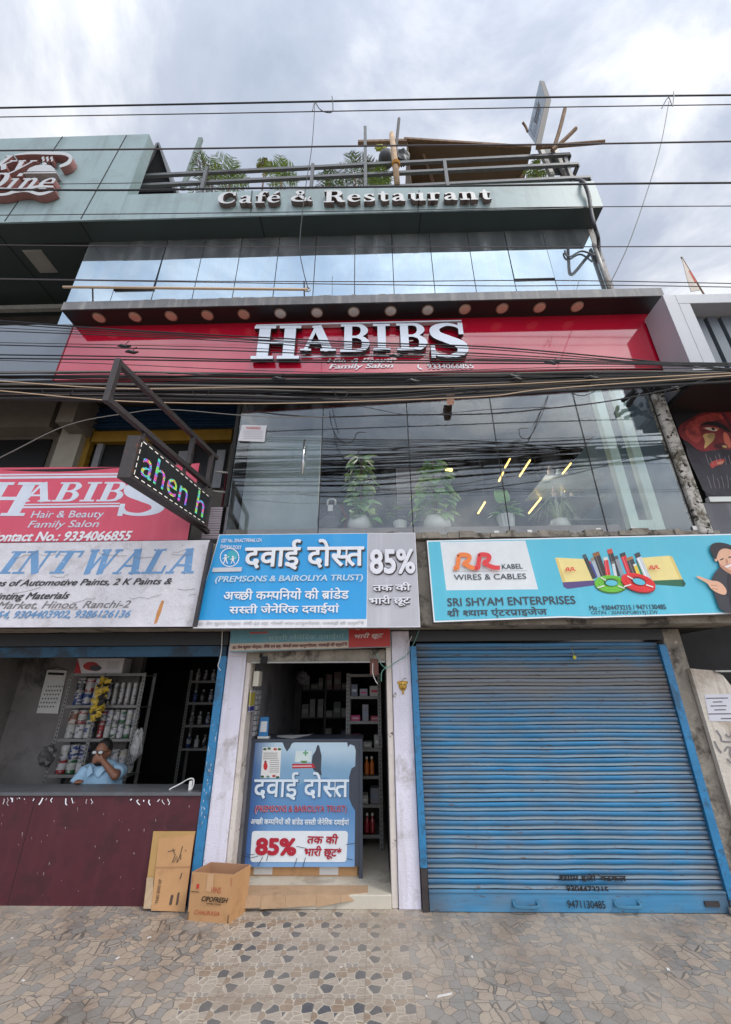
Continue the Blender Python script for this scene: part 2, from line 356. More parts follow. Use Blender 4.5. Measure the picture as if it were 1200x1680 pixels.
m_soot = mat('sooty_wall', L(124, 119, 116), .85, var=.3, vs=1.6, dirt=(L(36, 34, 34), .8, 1.3, .55))
m_bluepaint = mat('blue_enamel', L(46, 124, 172), .45, var=.2, vs=5, dirt=(L(46, 70, 88), .7, 5, .5), chips=(L(74, 56, 46), 1, 15, .635), bump=.2)
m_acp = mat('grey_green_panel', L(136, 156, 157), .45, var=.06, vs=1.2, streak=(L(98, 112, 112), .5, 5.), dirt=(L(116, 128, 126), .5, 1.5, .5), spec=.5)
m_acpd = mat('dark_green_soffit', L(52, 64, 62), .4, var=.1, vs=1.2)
m_joint = mat('panel_joint', L(30, 30, 32), .8, var=0)
m_steel = mat('painted_steel', L(92, 94, 96), .5, .1, var=.2, vs=8, chips=(L(96, 70, 54), .9, 18, .66))
m_rust = mat('dark_rusty_steel', L(64, 58, 58), .55, .2, var=.25, vs=9, chips=(L(104, 66, 46), .9, 15, .62))
m_galv = mat('galvanised', L(165, 163, 158), .5, .3, var=.15, vs=8, dirt=(L(90, 82, 74), .5, 7, .55))
m_wood = mat('old_wood', L(132, 108, 88), .85, var=.3, vs=9, streak=(L(80, 62, 50), .6, 20), bump=.5)
m_card = mat('cardboard', L(186, 142, 98), .85, var=.08, vs=5, dirt=(L(140, 104, 72), .5, 4, .58))
m_cardd = mat('cardboard_inside', L(164, 122, 92), .9, var=.1, vs=4)
m_print = mat('black_print', L(38, 33, 32), .7, var=.1)
m_tape = mat('packing_tape', L(200, 160, 122), .25, var=.06)
m_cable = mat('black_cable', L(28, 27, 29), .5, var=0)
m_cabg = mat('grey_cable', L(120, 116, 112), .5, var=0)
m_cabt = mat('tan_cable', L(205, 178, 148), .5, var=0)
m_leaf = mat('leaf_green', L(122, 154, 74), .45, var=.35, vs=9)
m_leafy = mat('leaf_yellow_green', L(164, 180, 82), .45, var=.3, vs=9)
m_leafp = mat('pale_leaf', L(170, 200, 140), .45, var=.25, vs=9)
m_leafr = mat('bronze_leaf', L(116, 102, 66), .5, var=.3, vs=9)
m_pot = mat('white_ceramic', L(225, 228, 222), .25, var=.04)
m_chrome = mat('chrome', L(215, 218, 220), .15, .9, var=0)
m_salong = glass('salon_glass', (.98, .99, .985), .035, (.9, .95, .98), blend=.26, wob=.0006)
m_cafeg = glass('cafe_mirror_glass', (.5, .62, .7), .66, (.57, .71, .82), blend=.25, wob=.002, milk=.14)
m_white_plastic = mat('white_plastic', L(228, 226, 222), .4, var=.04)
# ------------------------------------------------------------------ ground
def ground_mat():
    m = bpy.data.materials.new('printed_floor_tiles'); m.use_nodes = True; t = m.node_tree; b = t.nodes['Principled BSDF']
    pos = nd(t, 'ShaderNodeNewGeometry').outputs['Position']
    TS = .305; seam = PZ(681, 1640, 0).x; lft = PZ(275, 1680, 0).x
    sp = nd(t, 'ShaderNodeSeparateXYZ', i0=pos)
    tx = mth(t, 'DIVIDE', mth(t, 'SUBTRACT', sp.outputs[0], seam), TS); ty = mth(t, 'DIVIDE', mth(t, 'ADD', sp.outputs[1], 20.03), TS)
    fx, fy, ix, iy = mth(t, 'FRACT', tx), mth(t, 'FRACT', ty), mth(t, 'FLOOR', tx), mth(t, 'FLOOR', ty)
    idv = nd(t, 'ShaderNodeCombineXYZ', i0=ix, i1=iy).outputs[0]
    rnd = nd(t, 'ShaderNodeTexWhiteNoise', _noise_dimensions='2D', Vector=idv)
    var = mth(t, 'FLOOR', mth(t, 'MULTIPLY', rnd.outputs[0], 5.0))
    uvB = nd(t, 'ShaderNodeCombineXYZ', i0=fx, i1=fy, i2=.37).outputs[0]
    uvA = nd(t, 'ShaderNodeCombineXYZ', i0=fx, i1=fy, i2=mth(t, 'MULTIPLY', var, 3.7)).outputs[0]
    wob = nd(t, 'ShaderNodeTexNoise', Vector=pos, Scale=16., Detail=3.)
    fine = nd(t, 'ShaderNodeTexNoise', Vector=nd(t, 'ShaderNodeMapping', Vector=pos, Scale=(30, 90, 1), Rotation=(0, 0, .5)).outputs[0], Scale=1., Detail=6., Roughness=.7)
    def stones(uv, scale, pal, edge, grout, thr):
        v = nd(t, 'ShaderNodeVectorMath', _operation='SCALE', i0=uv, Scale=1.)
        dv = nd(t, 'ShaderNodeVectorMath', _operation='MULTIPLY_ADD', i0=wob.outputs[1], i1=(.07, .07, 0), i2=v.outputs[0])
        vo = nd(t, 'ShaderNodeTexVoronoi', _feature='F1', _distance='CHEBYCHEV' if edge else 'EUCLIDEAN', Vector=dv.outputs[0], Scale=scale, Randomness=.62 if edge else .85)
        v2 = nd(t, 'ShaderNodeTexVoronoi', _feature='DISTANCE_TO_EDGE', Vector=dv.outputs[0], Scale=scale, Randomness=.62 if edge else .85)
        if edge: vo.distance = 'EUCLIDEAN'
        sc_ = nd(t, 'ShaderNodeSeparateColor', i0=vo.outputs['Color'])
        k = len(pal); c = ramp(t, sc_.outputs[0], [(i/k, p) for i, p in enumerate(pal)], 'CONSTANT')
        c = mixc(t, mth(t, 'MULTIPLY', ramp(t, fine.outputs[0], [(.35, (0, 0, 0)), (.65, (1, 1, 1))]), .8 if edge else .5), c, mixc(t, .55, c, L(150, 128, 108), 'MULTIPLY'))
        c = mixc(t, ramp(t, v2.outputs[0], [(thr*.5, (1, 1, 1)), (thr, (0, 0, 0))]), c, grout)
        return c
    A = stones(uvA, 3.8, [L(158, 151, 144), L(178, 164, 148), L(145, 142, 138), L(167, 153, 140), L(184, 167, 150), L(150, 145, 139), L(173, 158, 143)], 0, L(98, 92, 86), .034)
    B = stones(uvB, 4.3, [L(92, 94, 98), L(170, 158, 144), L(156, 137, 118), L(98, 99, 102), L(178, 167, 154), L(162, 144, 127), L(88, 91, 95), L(172, 160, 146), L(152, 147, 141)], 1, L(192, 181, 166), .04)
    inB = mth(t, 'MULTIPLY', mth(t, 'GREATER_THAN', sp.outputs[0], lft), mth(t, 'LESS_THAN', sp.outputs[0], seam))
    c = mixc(t, inB, A, B)
    jx = mth(t, 'MINIMUM', mth(t, 'MINIMUM', fx, mth(t, 'SUBTRACT', 1., fx)), mth(t, 'MINIMUM', fy, mth(t, 'SUBTRACT', 1., fy)))
    jm = ramp(t, jx, [(.004, (1, 1, 1)), (.012, (0, 0, 0))])
    c = mixc(t, mth(t, 'MULTIPLY', jm, .55), c, L(105, 100, 95))
    big = nd(t, 'ShaderNodeTexNoise', Vector=pos, Scale=1.4, Detail=7., Roughness=.65)
    c = mixc(t, ramp(t, big.outputs[0], [(.48, (0, 0, 0)), (.68, (.7, .7, .7))]), c, mixc(t, 1., c, L(166, 146, 128), 'MULTIPLY'))
    sp2 = nd(t, 'ShaderNodeTexNoise', Vector=pos, Scale=5., Detail=9., Roughness=.75)
    c = mixc(t, ramp(t, sp2.outputs[0], [(.66, (0, 0, 0)), (.72, (.7, .7, .7))]), c, L(84, 70, 58))
    dust = nd(t, 'ShaderNodeTexNoise', Vector=pos, Scale=.8, Detail=5.)
    c = mixc(t, ramp(t, dust.outputs[0], [(.42, (0, 0, 0)), (.65, (.45, .45, .45))]), c, L(182, 170, 156))
    t.links.new(c, b.inputs['Base Color'])
    b.inputs['Roughness'].default_value = .48
    rr = ramp(t, sp2.outputs[0], [(.3, (.36, .36, .36)), (.7, (.66, .66, .66))]); t.links.new(rr, b.inputs['Roughness'])
    h = mixc(t, jm, fine.outputs[0], (0, 0, 0)); bp = nd(t, 'ShaderNodeBump', Height=h, Strength=.25, Distance=.004); t.links.new(bp.outputs[0], b.inputs['Normal'])
    return m
MB().poly([(-90, -160, 0), (90, -160, 0), (90, 12, 0), (-90, 12, 0)]).build('pavement', ground_mat(), kind='structure')
# ------------------------------------------------------------------ the shop building
B = thing('shop_building', 'four storey shop building with weathered ground floor, mirrored upper glazing and grey green roof fascia', 'building', (-.5, 0, 0))
def bx(name, m, *boxes, bevel=0, parent=None):
    mb = MB()
    for b in boxes: mb.box(*b)
    return mb.build(name, m, parent or B, bevel=bevel)
# ground floor
bx('pillar', m_white, (-1.578, -1.376, 0, .24, 0, 2.3), bevel=.008)
bx('door_jamb', m_cream, (-1.373, -1.325, .02, .2, 0, 2.3), bevel=.006)
bx('pillar', m_white, (.172, .365, -.04, .24, 0, 2.3), bevel=.008)
bx('door_jamb', m_cream, (.112, .168, -.02, .2, 0, 2.3), bevel=.006)
bx('door_frame', m_bluepaint, (-1.662, -1.581, -.02, .06, 0, 2.06), bevel=.004)
bx('partition_wall', m_greywall, (-1.575, -1.31, .25, 3.4, 0, 2.3), (.12, .37, .25, 3.4, 0, 2.3))
bx('lintel', m_conc, (-1.372, .11, .0, .2, 1.995, 2.12), bevel=.01)
bx('steel_strip', m_galv, (-1.32, .1, -.012, .0, 1.985, 2.0))
bx('door_head', mat('shaded_blue', L(34, 78, 106), .6, var=.2, vs=5, dirt=(L(30, 34, 40), .8, 4, .48)), (-4.8, -1.6, 0, .1, 2.06, 2.165))  # beam paint and its patches darkened in place of the canopy's shade
bx('shutter_housing', m_black, (-4.8, -1.58, -.05, .25, 2.17, 2.3)); bx('shutter_housing', m_black, (.37, 3.02, -.06, .3, 2.19, 2.3))
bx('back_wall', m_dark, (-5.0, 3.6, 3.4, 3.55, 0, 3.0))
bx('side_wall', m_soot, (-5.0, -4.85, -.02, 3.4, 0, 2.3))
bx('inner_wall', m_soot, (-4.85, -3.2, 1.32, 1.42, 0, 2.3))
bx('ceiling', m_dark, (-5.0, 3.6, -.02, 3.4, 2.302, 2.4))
bx('canopy_slab', m_conc, (-5.6, 3.66, -.385, -.02, 2.31, 3.2), bevel=.012)
# crumbling ledge under the salon glass
mb = MB(); x = -.1; random.seed(3)
while x < 3.62:
    dx = random.uniform(.05, .2); h = random.uniform(.01, .045)
    mb.box(x, min(x+dx, 3.64), -.47+random.uniform(-.012, .02), -.2, 3.203, 3.235+h); x += dx
mb.build('ledge', m_conc, B)
bx('step', mat('ivory_floor_tile', L(200, 192, 176), .3, var=.08, vs=4, dirt=(L(130, 118, 104), .6, 3, .52)), (-1.31, .11, -.04, 3.4, .0, .1), bevel=.006)
# pillar and return wall right of the shutter
bx('pillar', m_conc, (3.012, 3.2, -.06, .3, 0, 2.3), bevel=.01)
bx('recess_wall', m_dark, (3.2, 9.5, .5, .6, 0, 2.9)); bx('side_wall', m_conc, (-12, -5.002, .0, .2, 0, 2.31)); bx('canopy_slab', m_conc, (-12, -5.602, -.385, .2, 2.312, 3.2)); bx('front_wall', m_greywall, (-12, -8.102, -.3, .1, 3.2, 6.2))
# first floor
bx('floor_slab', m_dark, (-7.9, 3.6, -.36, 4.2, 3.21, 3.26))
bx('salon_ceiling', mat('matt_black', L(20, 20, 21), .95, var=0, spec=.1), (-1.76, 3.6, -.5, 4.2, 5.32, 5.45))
bx('salon_back_wall', mat('salon_wall', L(96, 98, 104), .7, var=.08), (-1.75, 3.6, 3.0, 3.1, 3.26, 5.32))
bx('salon_side_wall', mat('salon_blue_wall', L(92, 120, 146), .7, var=.1), (3.46, 3.56, -.36, 3.0, 3.26, 5.32))
bx('salon_partition', mat('pale_teal_wall', L(170, 186, 188), .6, var=.06), (-1.72, -.72, .25, .31, 3.26, 5.0))
mb = MB()
for k in range(26): mb.box(.33, 1.0, .55, .58, 3.28+k*.052, 3.28+k*.052+.046)
mb.build('slatted_screen', mat('grey_slats', L(150, 142, 148), .6, var=.1), B)
bx('side_return', m_dark, (-1.78, -1.735, -.2, 3.0, 3.26, 5.32))
bx('pillar', mat('mint_steel', L(206, 232, 220), .4, var=.04), (2.80, 2.91, -.36, -.27, 3.262, 5.315), (3.06, 3.17, -.36, -.27, 3.262, 5.315), (2.91, 3.06, -.36, -.27, 3.30, 3.42), bevel=.006)
bx('mouldy_pillar', m_mould, (3.437, 3.575, -.475, -.36, 3.21, 5.12), bevel=.02)
# salon glazing, slightly skewed to the street
GX = [-1.70, -.625, .44, 1.49, 2.52, 3.43]
gy = lambda x: -.25-.18*(x+1.70)/5.13
for i in range(5):
    a, b = GX[i]+.004, GX[i+1]-.004
    q = lambda o, z: [Vector((a, gy(a)+o, z)), Vector((b, gy(b)+o, z))]
    f0 = q(0, 3.265)+q(0, 5.318)[::-1]; f1 = q(.008, 3.265)+q(.008, 5.318)[::-1]
    o = MB().hexa(f0, f1).build('glass_door' if i == 0 else 'window_pane', m_salong, B)
    mj = MB().box(b-.002, b+.006, gy(b)-.002, gy(b)+.01, 3.262, 5.32).build('glazing_joint', m_joint, B)
for px in (404, 465, 546, 577, 658, 704, 811, 864, 973, 1028, 1124):
    p = P(px, 868, -.3); MB().box(p.x-.026, p.x+.026, gy(p.x)-.014, gy(p.x)-.001, 3.262, 3.312).build('glass_clamp', m_white_plastic, B, bevel=.003)
mb = MB(); p0 = P(500, 722, -.34); p1 = P(493, 778, -.34)
mb.tube([(p0.x, -.345, p0.z), (p0.x, -.345, p1.z)], .014, 10)
for z in (p0.z-.06, p1.z+.06): mb.tube([(p0.x, -.345, z), (p0.x, -.27, z)], .008, 8)
mb.build('door_handle', m_chrome, B, smooth=True)
# black zone behind the red sign, awning, second floor
bx('fascia_backing', m_black, (-6.8, 3.64, -.55, -.3, 5.3, 6.2))
AW = B
mb = MB(); mb.box(-3.975, 3.66, -.88, -.3, 6.215, 6.352, 0); mb.box(-3.965, 3.65, -.87, -.3, 6.205, 6.214, 1)
mb.build('awning', [mat('grey_awning_edge', L(112, 112, 114), .6, var=.2, vs=6, streak=(L(170, 166, 160), .5, 9)), m_black], B)
random.seed(5); mb = MB(); x = -3.9
while x < 3.5:                        # broken mortar along the awning top
    dx = random.uniform(.03, .16)
    if random.random() < .35: mb.box(x, x+dx, -.86, -.8, 6.353, 6.36+random.random()*.03)
    x += dx
mb.build('mortar_edge', m_conc, B)
bx('floor_slab', m_dark, (-4.58, 3.56, -.26, 3.5, 6.3, 6.4))
bx('cafe_back_wall', m_black, (-4.58, 3.5, .8, .9, 6.4, 8.46))
bx('cafe_end_wall', mat('grey_render', L(176, 172, 168), .85, var=.2, vs=4, dirt=(L(80, 76, 72), .7, 5, .52), bump=.4), (3.484, 3.575, -.285, .8, 6.36, 8.46))
CGX = [P(px, 480, -.28).x for px in (108, 186, 252, 318, 383, 449, 514, 582, 647, 714, 782, 848, 916, 985)]
CGX[0] = -4.58; CGX[-1] = 3.48
for i in range(13):
    a, b = CGX[i]+.006, CGX[i+1]-.006; tl = .004 if i % 3 else -.004
    if i in (1, 11):                  # opening sashes stand slightly proud above a fixed light
        MB().hexa([(a, -.285, 6.4), (b, -.285, 6.4), (b, -.285, 7.3), (a, -.285, 7.3)], [(a, -.277, 6.4), (b, -.277, 6.4), (b, -.277, 7.3), (a, -.277, 7.3)]).build('cafe_pane', m_cafeg, B)
        o = .03 if i == 1 else .014
        MB().hexa([(a, -.285-o, 7.34), (b, -.285-o, 7.34), (b, -.287, 8.465), (a, -.287, 8.465)], [(a, -.277-o, 7.34), (b, -.277-o, 7.34), (b, -.279, 8.465), (a, -.279, 8.465)]).build('opening_sash', m_cafeg, B)
        mb = MB()
        for xx in (a, b-.014): mb.hexa([(xx, -.276-o, 7.335), (xx+.014, -.276-o, 7.335), (xx+.014, -.278, 8.465), (xx, -.278, 8.465)], [(xx, -.25-o, 7.335), (xx+.014, -.25-o, 7.335), (xx+.014, -.25, 8.465), (xx, -.25, 8.465)])
        mb.box(a, b, -.29-o, -.25-o, 7.315, 7.334); mb.build('sash_frame', m_joint, B)
    else:
        MB().hexa([(a, -.285+tl*.3, 6.4), (b, -.285-tl*.3, 6.4), (b, -.285-tl*.3, 8.465), (a, -.285+tl*.3, 8.465)], [(a, -.275, 6.4), (b, -.275, 6.4), (b, -.275, 8.465), (a, -.275, 8.465)]).build('cafe_pane', m_cafeg, B)
mb = MB()
for x in CGX[1:-1]: mb.box(x-.0055, x+.0055, -.284, -.27, 6.4, 8.46)
mb.build('glazing_joints', m_joint, B)
# roof fascia and the tall block at its left end
zf0 = 8.47; zf1 = P(600, 308, -.61).z; zb = 10.87
mb = MB(); mb.box(-4.53, 3.565, -.61, -.05, zf0, zf1); mb.build('roof_fascia', m_acp, B)
mb = MB(); mb.box(-9.6, -3.925, -.614, -.42, zf0+.002, zb); mb.build('sign_block', m_acp, B)
mb = MB()                              # shadow-gap joints between cladding panels
for px0, py0, px1, py1 in ((208, 222, 133, 359), (103, 224, 8, 363)):
    a, b = P(px0, py0, -.616), P(px1, py1, -.616); mb.beam(a, b, .014, .006, up=(0, -1, 0))
a, b = P(0, 303, -.616), P(232, 300, -.616); mb.beam(a, b, .006, .006, up=(0, -1, 0)); mb.build('panel_joints', m_joint, B)
for px in (414, 688):
    a, b = P(px, 312, -.612), P(px-2, 348, -.612); MB().beam(a, b, .012, .006, up=(0, -1, 0)).build('panel_joint', m_joint, B)
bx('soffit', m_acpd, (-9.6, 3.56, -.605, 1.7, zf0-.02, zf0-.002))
mb = MB()
for (ax, ay), (bx_, by_) in (((-4.53, -.6), (-4.53, -.29)), ((-5.95, -.6), (-5.95, 1.5)), ((-9, -.28), (-4.53, -.28)), ((-1.7, -.6), (-1.7, -.29)), ((.79, -.6), (.79, -.29))):
    mb.box(min(ax, bx_)-.008, max(ax, bx_)+.008, min(ay, by_)-.008, max(ay, by_)+.008, zf0-.026, zf0-.019)
mb.build('soffit_joints', m_joint, B)
bx('terrace_floor', m_conc, (-4.5, 3.5, -.05, 6, zf1-.3, zf1-.1))
# left bay: deep balcony of the second floor and the dark first-floor entrance
Z = lambda px, py, Y: P(px, py, Y).z
zr = [Z(0, 490, 1.05), Z(0, 486, 1.05), Z(0, 515, .8), Z(0, 510, .8)]
bx('balcony_wall', mat('brown_render', L(70, 64, 60), .8, var=.25, vs=3), (-10, -4.6, 1.1, 1.2, 6.3, zf0-.02))
bx('balcony_rail', m_galv, (-10, -4.6, 1.0, 1.08, zr[0], zr[1]+.02), (-10, -4.6, .7, .78, zr[2], zr[3]+.02), (-10, -4.6, -.3, 1.1, 6.2, 6.26))
WY = .62
bx('bay_back_wall', mat('bay_wall', L(120, 114, 106), .85, var=.2, vs=2), (-8, -1.78, WY, WY+.1, 3.26, 6.1))
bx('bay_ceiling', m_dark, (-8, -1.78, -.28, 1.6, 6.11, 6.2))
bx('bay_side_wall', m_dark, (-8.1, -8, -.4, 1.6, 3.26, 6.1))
def pb(px0, py0, px1, py1, Y, y2): a, b = P(px0, (py0+py1)/2, Y), P(px1, (py0+py1)/2, Y); m_ = (px0+px1)/2; return (a.x, b.x, Y, y2, P(m_, py1, Y).z, P(m_, py0, Y).z)
bx('bay_pillar', mat('dusty_pillar', L(178, 172, 158), .85, var=.15, vs=3), pb(92, 690, 128, 780, .4, WY-.002))
bx('bay_beam', mat('dusty_beam', L(140, 132, 124), .85, var=.15, vs=3), pb(100, 640, 128, 692, .1, WY-.002))
bx('bay_beam', MC['dusty_beam'], pb(-60, 655, 88, 700, .35, WY-.002))
bx('opening_shade_slab', m_black, pb(-90, 722, 72, 800, WY-.02, WY-.004)); bx('opening_shade_slab', m_black, pb(146, 726, 372, 800, WY-.02, WY-.004))  # black slabs on the wall stand in for the shade inside the openings
m_yel = mat('ochre_steel', L(160, 124, 40), .6, var=.2)
bx('yellow_frame', m_yel, pb(150, 706, 380, 723, .5, WY-.03)); bx('yellow_frame', m_yel, pb(131, 692, 144, 790, .5, WY-.03))
for e in ((150, 726, 160, 800), (288, 740, 312, 800), (352, 738, 366, 800)): bx('inner_door', mat('grey_door', L(150, 152, 156), .6, var=.1), pb(*e, .55, WY-.025))
mb = MB()
for k in range(7): A_ = P(150, 703-k*5, .5); B_ = P(392, 703-k*5, .5); C_ = P(270, 698.6-k*5, .5); mb.box(A_.x, B_.x, .47+.02*(k % 2), .54, A_.z, C_.z)
mb.build('rolled_shutter', mat('dark_blue_shutter', L(44, 76, 112), .5, var=.2), B)
mb = MB(); random.seed(2)
for k in range(14): mb.box(-2.06+k*.016, -2.06+k*.016+.014, .42+.03*(k % 2), .48+.03*(k % 2), 3.3, 4.55)
mb.build('red_curtain', mat('maroon_cloth', L(112, 34, 48), .9, var=.2), B)
mb = MB()
for k in range(15): mb.box(-1.98, -1.72, -.2, -.17, 3.27+k*.03, 3.27+k*.03+.024)
mb.build('ribbed_panel', mat('mauve_ribs', L(160, 150, 158), .6, var=.1), B)
mb = MB()
for z in (4.22, 3.95): mb.tube([(-1.95, -.15, z), (-1.74, -.1, z)], .014, 6)
mb.build('stair_rail', m_galv, B)
# rolled-down shutter of the right shop (part), its slats, rails and handles are pieces of it
x0, x1, zt = .43, 2.93, 2.17
mb = MB(); n = 29; zb0 = .15; pitch = (zt-zb0)/n
def sag(k, q):                          # knocks and sag in the old slats
    r_ = random.Random(k//2*131+q*7); r2 = random.Random(k*17+q//3)
    return (.004*math.sin(q*.5+k*.25)+.0025*math.sin(q*1.3+k*.9)+r_.uniform(-.002, .002), .0022*math.sin(q*.33+k*.5)+r2.uniform(-.0012, .0012))
for k in range(n):
    z = zb0+k*pitch; prof = []
    for j in range(9):                # convex blue slat
        a = math.pi*j/8; prof.append((-.05-.015*math.sin(a), z+pitch*.40+pitch*.56*(1-math.cos(a))/2))
    prof = [(-.05, z+.002), (-.064, z+pitch*.07), (-.05, z+pitch*.385)]+prof
    for (ya, za), (yb, zb_) in zip(prof[:-1], prof[1:]):
        for q in range(26):
            xa, xb = x0+(x1-x0)*q/26, x0+(x1-x0)*(q+1)/26; sa, sb = sag(k, q), sag(k, q+1)
            mb.add([(xa, ya+sa[0], za+sa[1]), (xb, ya+sb[0], za+sb[1]), (xb, yb+sb[0], zb_+sb[1]), (xa, yb+sa[0], zb_+sa[1])], [(0, 1, 2, 3)], 1 if za < z+pitch*.38 else 0)
    for q in range(26):
        xa, xb = x0+(x1-x0)*q/26, x0+(x1-x0)*(q+1)/26; sa, sb = sag(k, q), sag(k, q+1); ta, tb = sag(k+1, q), sag(k+1, q+1); py_, pz_ = prof[-1]
        mb.add([(xa, py_+sa[0], pz_+sa[1]), (xb, py_+sb[0], pz_+sb[1]), (xb, -.046+tb[0], z+pitch+.002+tb[1]), (xa, -.046+ta[0], z+pitch+.002+ta[1])], [(0, 1, 2, 3)], 2)
def shutter_mat(name, col, dusty):
    m = bpy.data.materials.new(name); m.use_nodes = True; t = m.node_tree; b = t.nodes['Principled BSDF']; b.inputs['Roughness'].default_value = .5
    pos = nd(t, 'ShaderNodeNewGeometry').outputs['Position']; sp = nd(t, 'ShaderNodeSeparateXYZ', i0=pos)
    mp = nd(t, 'ShaderNodeMapping', Vector=pos, Scale=(1.1, 1, 14)); n = nd(t, 'ShaderNodeTexNoise', Vector=mp.outputs[0], Scale=1.6, Detail=6., Roughness=.65)
    c = ramp(t, n.outputs[0], [(.3, tuple(x*.8 for x in col)), (.7, tuple(min(1, x*1.15) for x in col))])
    # ingrained brown-grey road dirt, heaviest on the band of slats nearest the housing and thin lower down
    zn = nd(t, 'ShaderNodeTexNoise', Vector=pos, Scale=1.3, Detail=5.)
    band = ramp(t, mth(t, 'ADD', sp.outputs[2], mth(t, 'MULTIPLY', zn.outputs[0], .35)), [(.2, (.15, .15, .15)), (1, (0, 0, 0))])
    zz = mth(t, 'ADD', sp.outputs[2], mth(t, 'MULTIPLY', mth(t, 'SUBTRACT', zn.outputs[0], .5), .5))
    mr = nd(t, 'ShaderNodeMapRange', i0=zz, i1=1.45, i2=1.75, i3=0., i4=.8); mr2 = nd(t, 'ShaderNodeMapRange', i0=zz, i1=1.95, i2=2.08, i3=1., i4=.2)
    dn = nd(t, 'ShaderNodeTexNoise', Vector=nd(t, 'ShaderNodeMapping', Vector=pos, Scale=(1.5, 1, 3)).outputs[0], Scale=2., Detail=7.)
    f = mth(t, 'MAXIMUM', mth(t, 'MULTIPLY', mr.outputs[0], mr2.outputs[0]), mth(t, 'MULTIPLY', ramp(t, dn.outputs[0], [(.4, (0, 0, 0)), (.7, (1, 1, 1))]), .35))
    c = mixc(t, mth(t, 'ADD', f, dusty, clamp=True), c, L(122, 118, 114))
    ed = mth(t, 'MINIMUM', mth(t, 'SUBTRACT', sp.outputs[0], x0), mth(t, 'SUBTRACT', x1, sp.outputs[0]))
    c = mixc(t, mth(t, 'MULTIPLY', nd(t, 'ShaderNodeMapRange', i0=ed, i1=0., i2=.22, i3=1., i4=0.).outputs[0], mth(t, 'MULTIPLY', n.outputs[0], 1.1)), c, L(74, 62, 54))
    rn = nd(t, 'ShaderNodeTexNoise', Vector=nd(t, 'ShaderNodeMapping', Vector=pos, Scale=(5, 1, 26)).outputs[0], Scale=1.3, Detail=8., Roughness=.7)
    c = mixc(t, ramp(t, rn.outputs[0], [(.605, (0, 0, 0)), (.64, (.8, .8, .8))]), c, L(88, 66, 54))
    rn2 = nd(t, 'ShaderNodeTexNoise', Vector=nd(t, 'ShaderNodeMapping', Vector=pos, Scale=(9, 1, 14)).outputs[0], Scale=1., Detail=9., Roughness=.75)
    c = mixc(t, ramp(t, rn2.outputs[0], [(.64, (0, 0, 0)), (.7, (.7, .7, .7))]), c, L(70, 52, 44))
    t.links.new(c, b.inputs['Base Color']); MC[name] = m; return m
ms1 = shutter_mat('shutter_blue', L(38, 118, 164), 0.); ms2 = shutter_mat('shutter_flat', L(88, 124, 146), .16)
SH = mb.build('roller_shutter', [ms1, ms2, m_black], B)
bt = MB(); bt.box(x0, x1, -.075, -.05, .004, .148); bt.box(x0, x1, -.083, -.0755, .13, .146)
bt.build('bottom_rail', shutter_mat('shutter_rail', L(62, 134, 176), .06), SH, bevel=.003)
for px in (864, 1031):
    p = P(px, 1485, -.1); mb = MB(); mb.tube(catmull([(p.x-.1, -.078, p.z+.01), (p.x-.085, -.115, p.z-.008), (p.x+.085, -.115, p.z-.008), (p.x+.1, -.078, p.z+.01)], 5), .011, 6)
    mb.box(p.x-.115, p.x-.085, -.0785, -.0755, p.z-.02, p.z+.03); mb.box(p.x+.085, p.x+.115, -.0785, -.0755, p.z-.02, p.z+.03); mb.build('handle', mat('handle_blue', L(66, 120, 150), .5), SH)
mb = MB(); mb.box(.368, .427, -.085, .04, .3, 2.14); mb.box(.372, .424, -.08, .04, 0, .3, 1); mb.build('guide_rail', [m_bluepaint, m_rust], SH)
mb = MB(); mb.box(2.935, 3.008, -.085, .04, 0, 2.14); mb.build('guide_rail', m_bluepaint, SH)
mb = MB(); p = P(1180, 1488, -.1); mb.box(p.x-.1, p.x+.02, -.088, -.076, p.z-.005, p.z+.03); mb.build('hasp', m_rust, SH)
for s, box_, dy in (('श्याम इलेक्ट्रिकल', (917, 1433, 1027, 1446), 1), ('9304473215', (929, 1453, 998, 1464), 2)):
    letters(s.replace('श्य', 'श~य').replace('क्ट्रि', 'ि'+'क~ट^'), quad_of(box_, -.0735, dy), m_print, SH, bold=.03)
letters('9471130485', quad_of((931, 1477, 993, 1490), -.0835, 1), m_print, SH, bold=.01)
# ------------------------------------------------------------------ next-door building on the right
NB = thing('grey_framed_building', 'neighbouring building with pale grey framed fascia and dark corrugated cladding at right edge', 'building', (4.6, -.3, 0))
m_nf = mat('pale_grey_cladding', L(176, 178, 184), .4, var=.06, vs=2)
bx('frame', m_nf, (3.665, 9.5, -1.0, -.3, 5.93, 6.08), bevel=.006, parent=NB)
bx('frame', m_nf, (3.52, 3.665, -1.0, -.64, 4.92, 6.08), (3.667, 3.8, -1.0, -.3, 4.92, 5.928), bevel=.004, parent=NB)
mb = MB(); x = 3.8
while x < 9.4: mb.box(x, x+.115, -.80, -.74, 4.92, 5.928, 0); mb.box(x+.115, x+.17, -.745, -.70, 4.92, 5.928, 1); x += .17
mb.build('corrugated_cladding', [mat('dark_grey_cladding', L(104, 112, 120), .35, var=.08), m_joint], NB)
bx('soffit', m_black, (3.6, 9.5, -1.0, .4, 4.86, 4.915), parent=NB)
bx('wall', m_dark, (3.6, 9.5, .4, .5, 2.9, 6.0), (3.58, 3.62, -.28, .4, 2.9, 4.86), parent=NB)
bx('sill', m_pot, (3.75, 9.5, -.36, -.3, Z(1165, 823, -.36), Z(1165, 815, -.36)), parent=NB)
bx('grey_banner', mat('dark_grey_flex', L(92, 92, 98), .5, var=.15, vs=2, streak=(L(150, 150, 150), .3, 6)), (3.66, 9.5, -.34, -.3, 3.1, Z(1165, 824, -.36)), parent=NB)
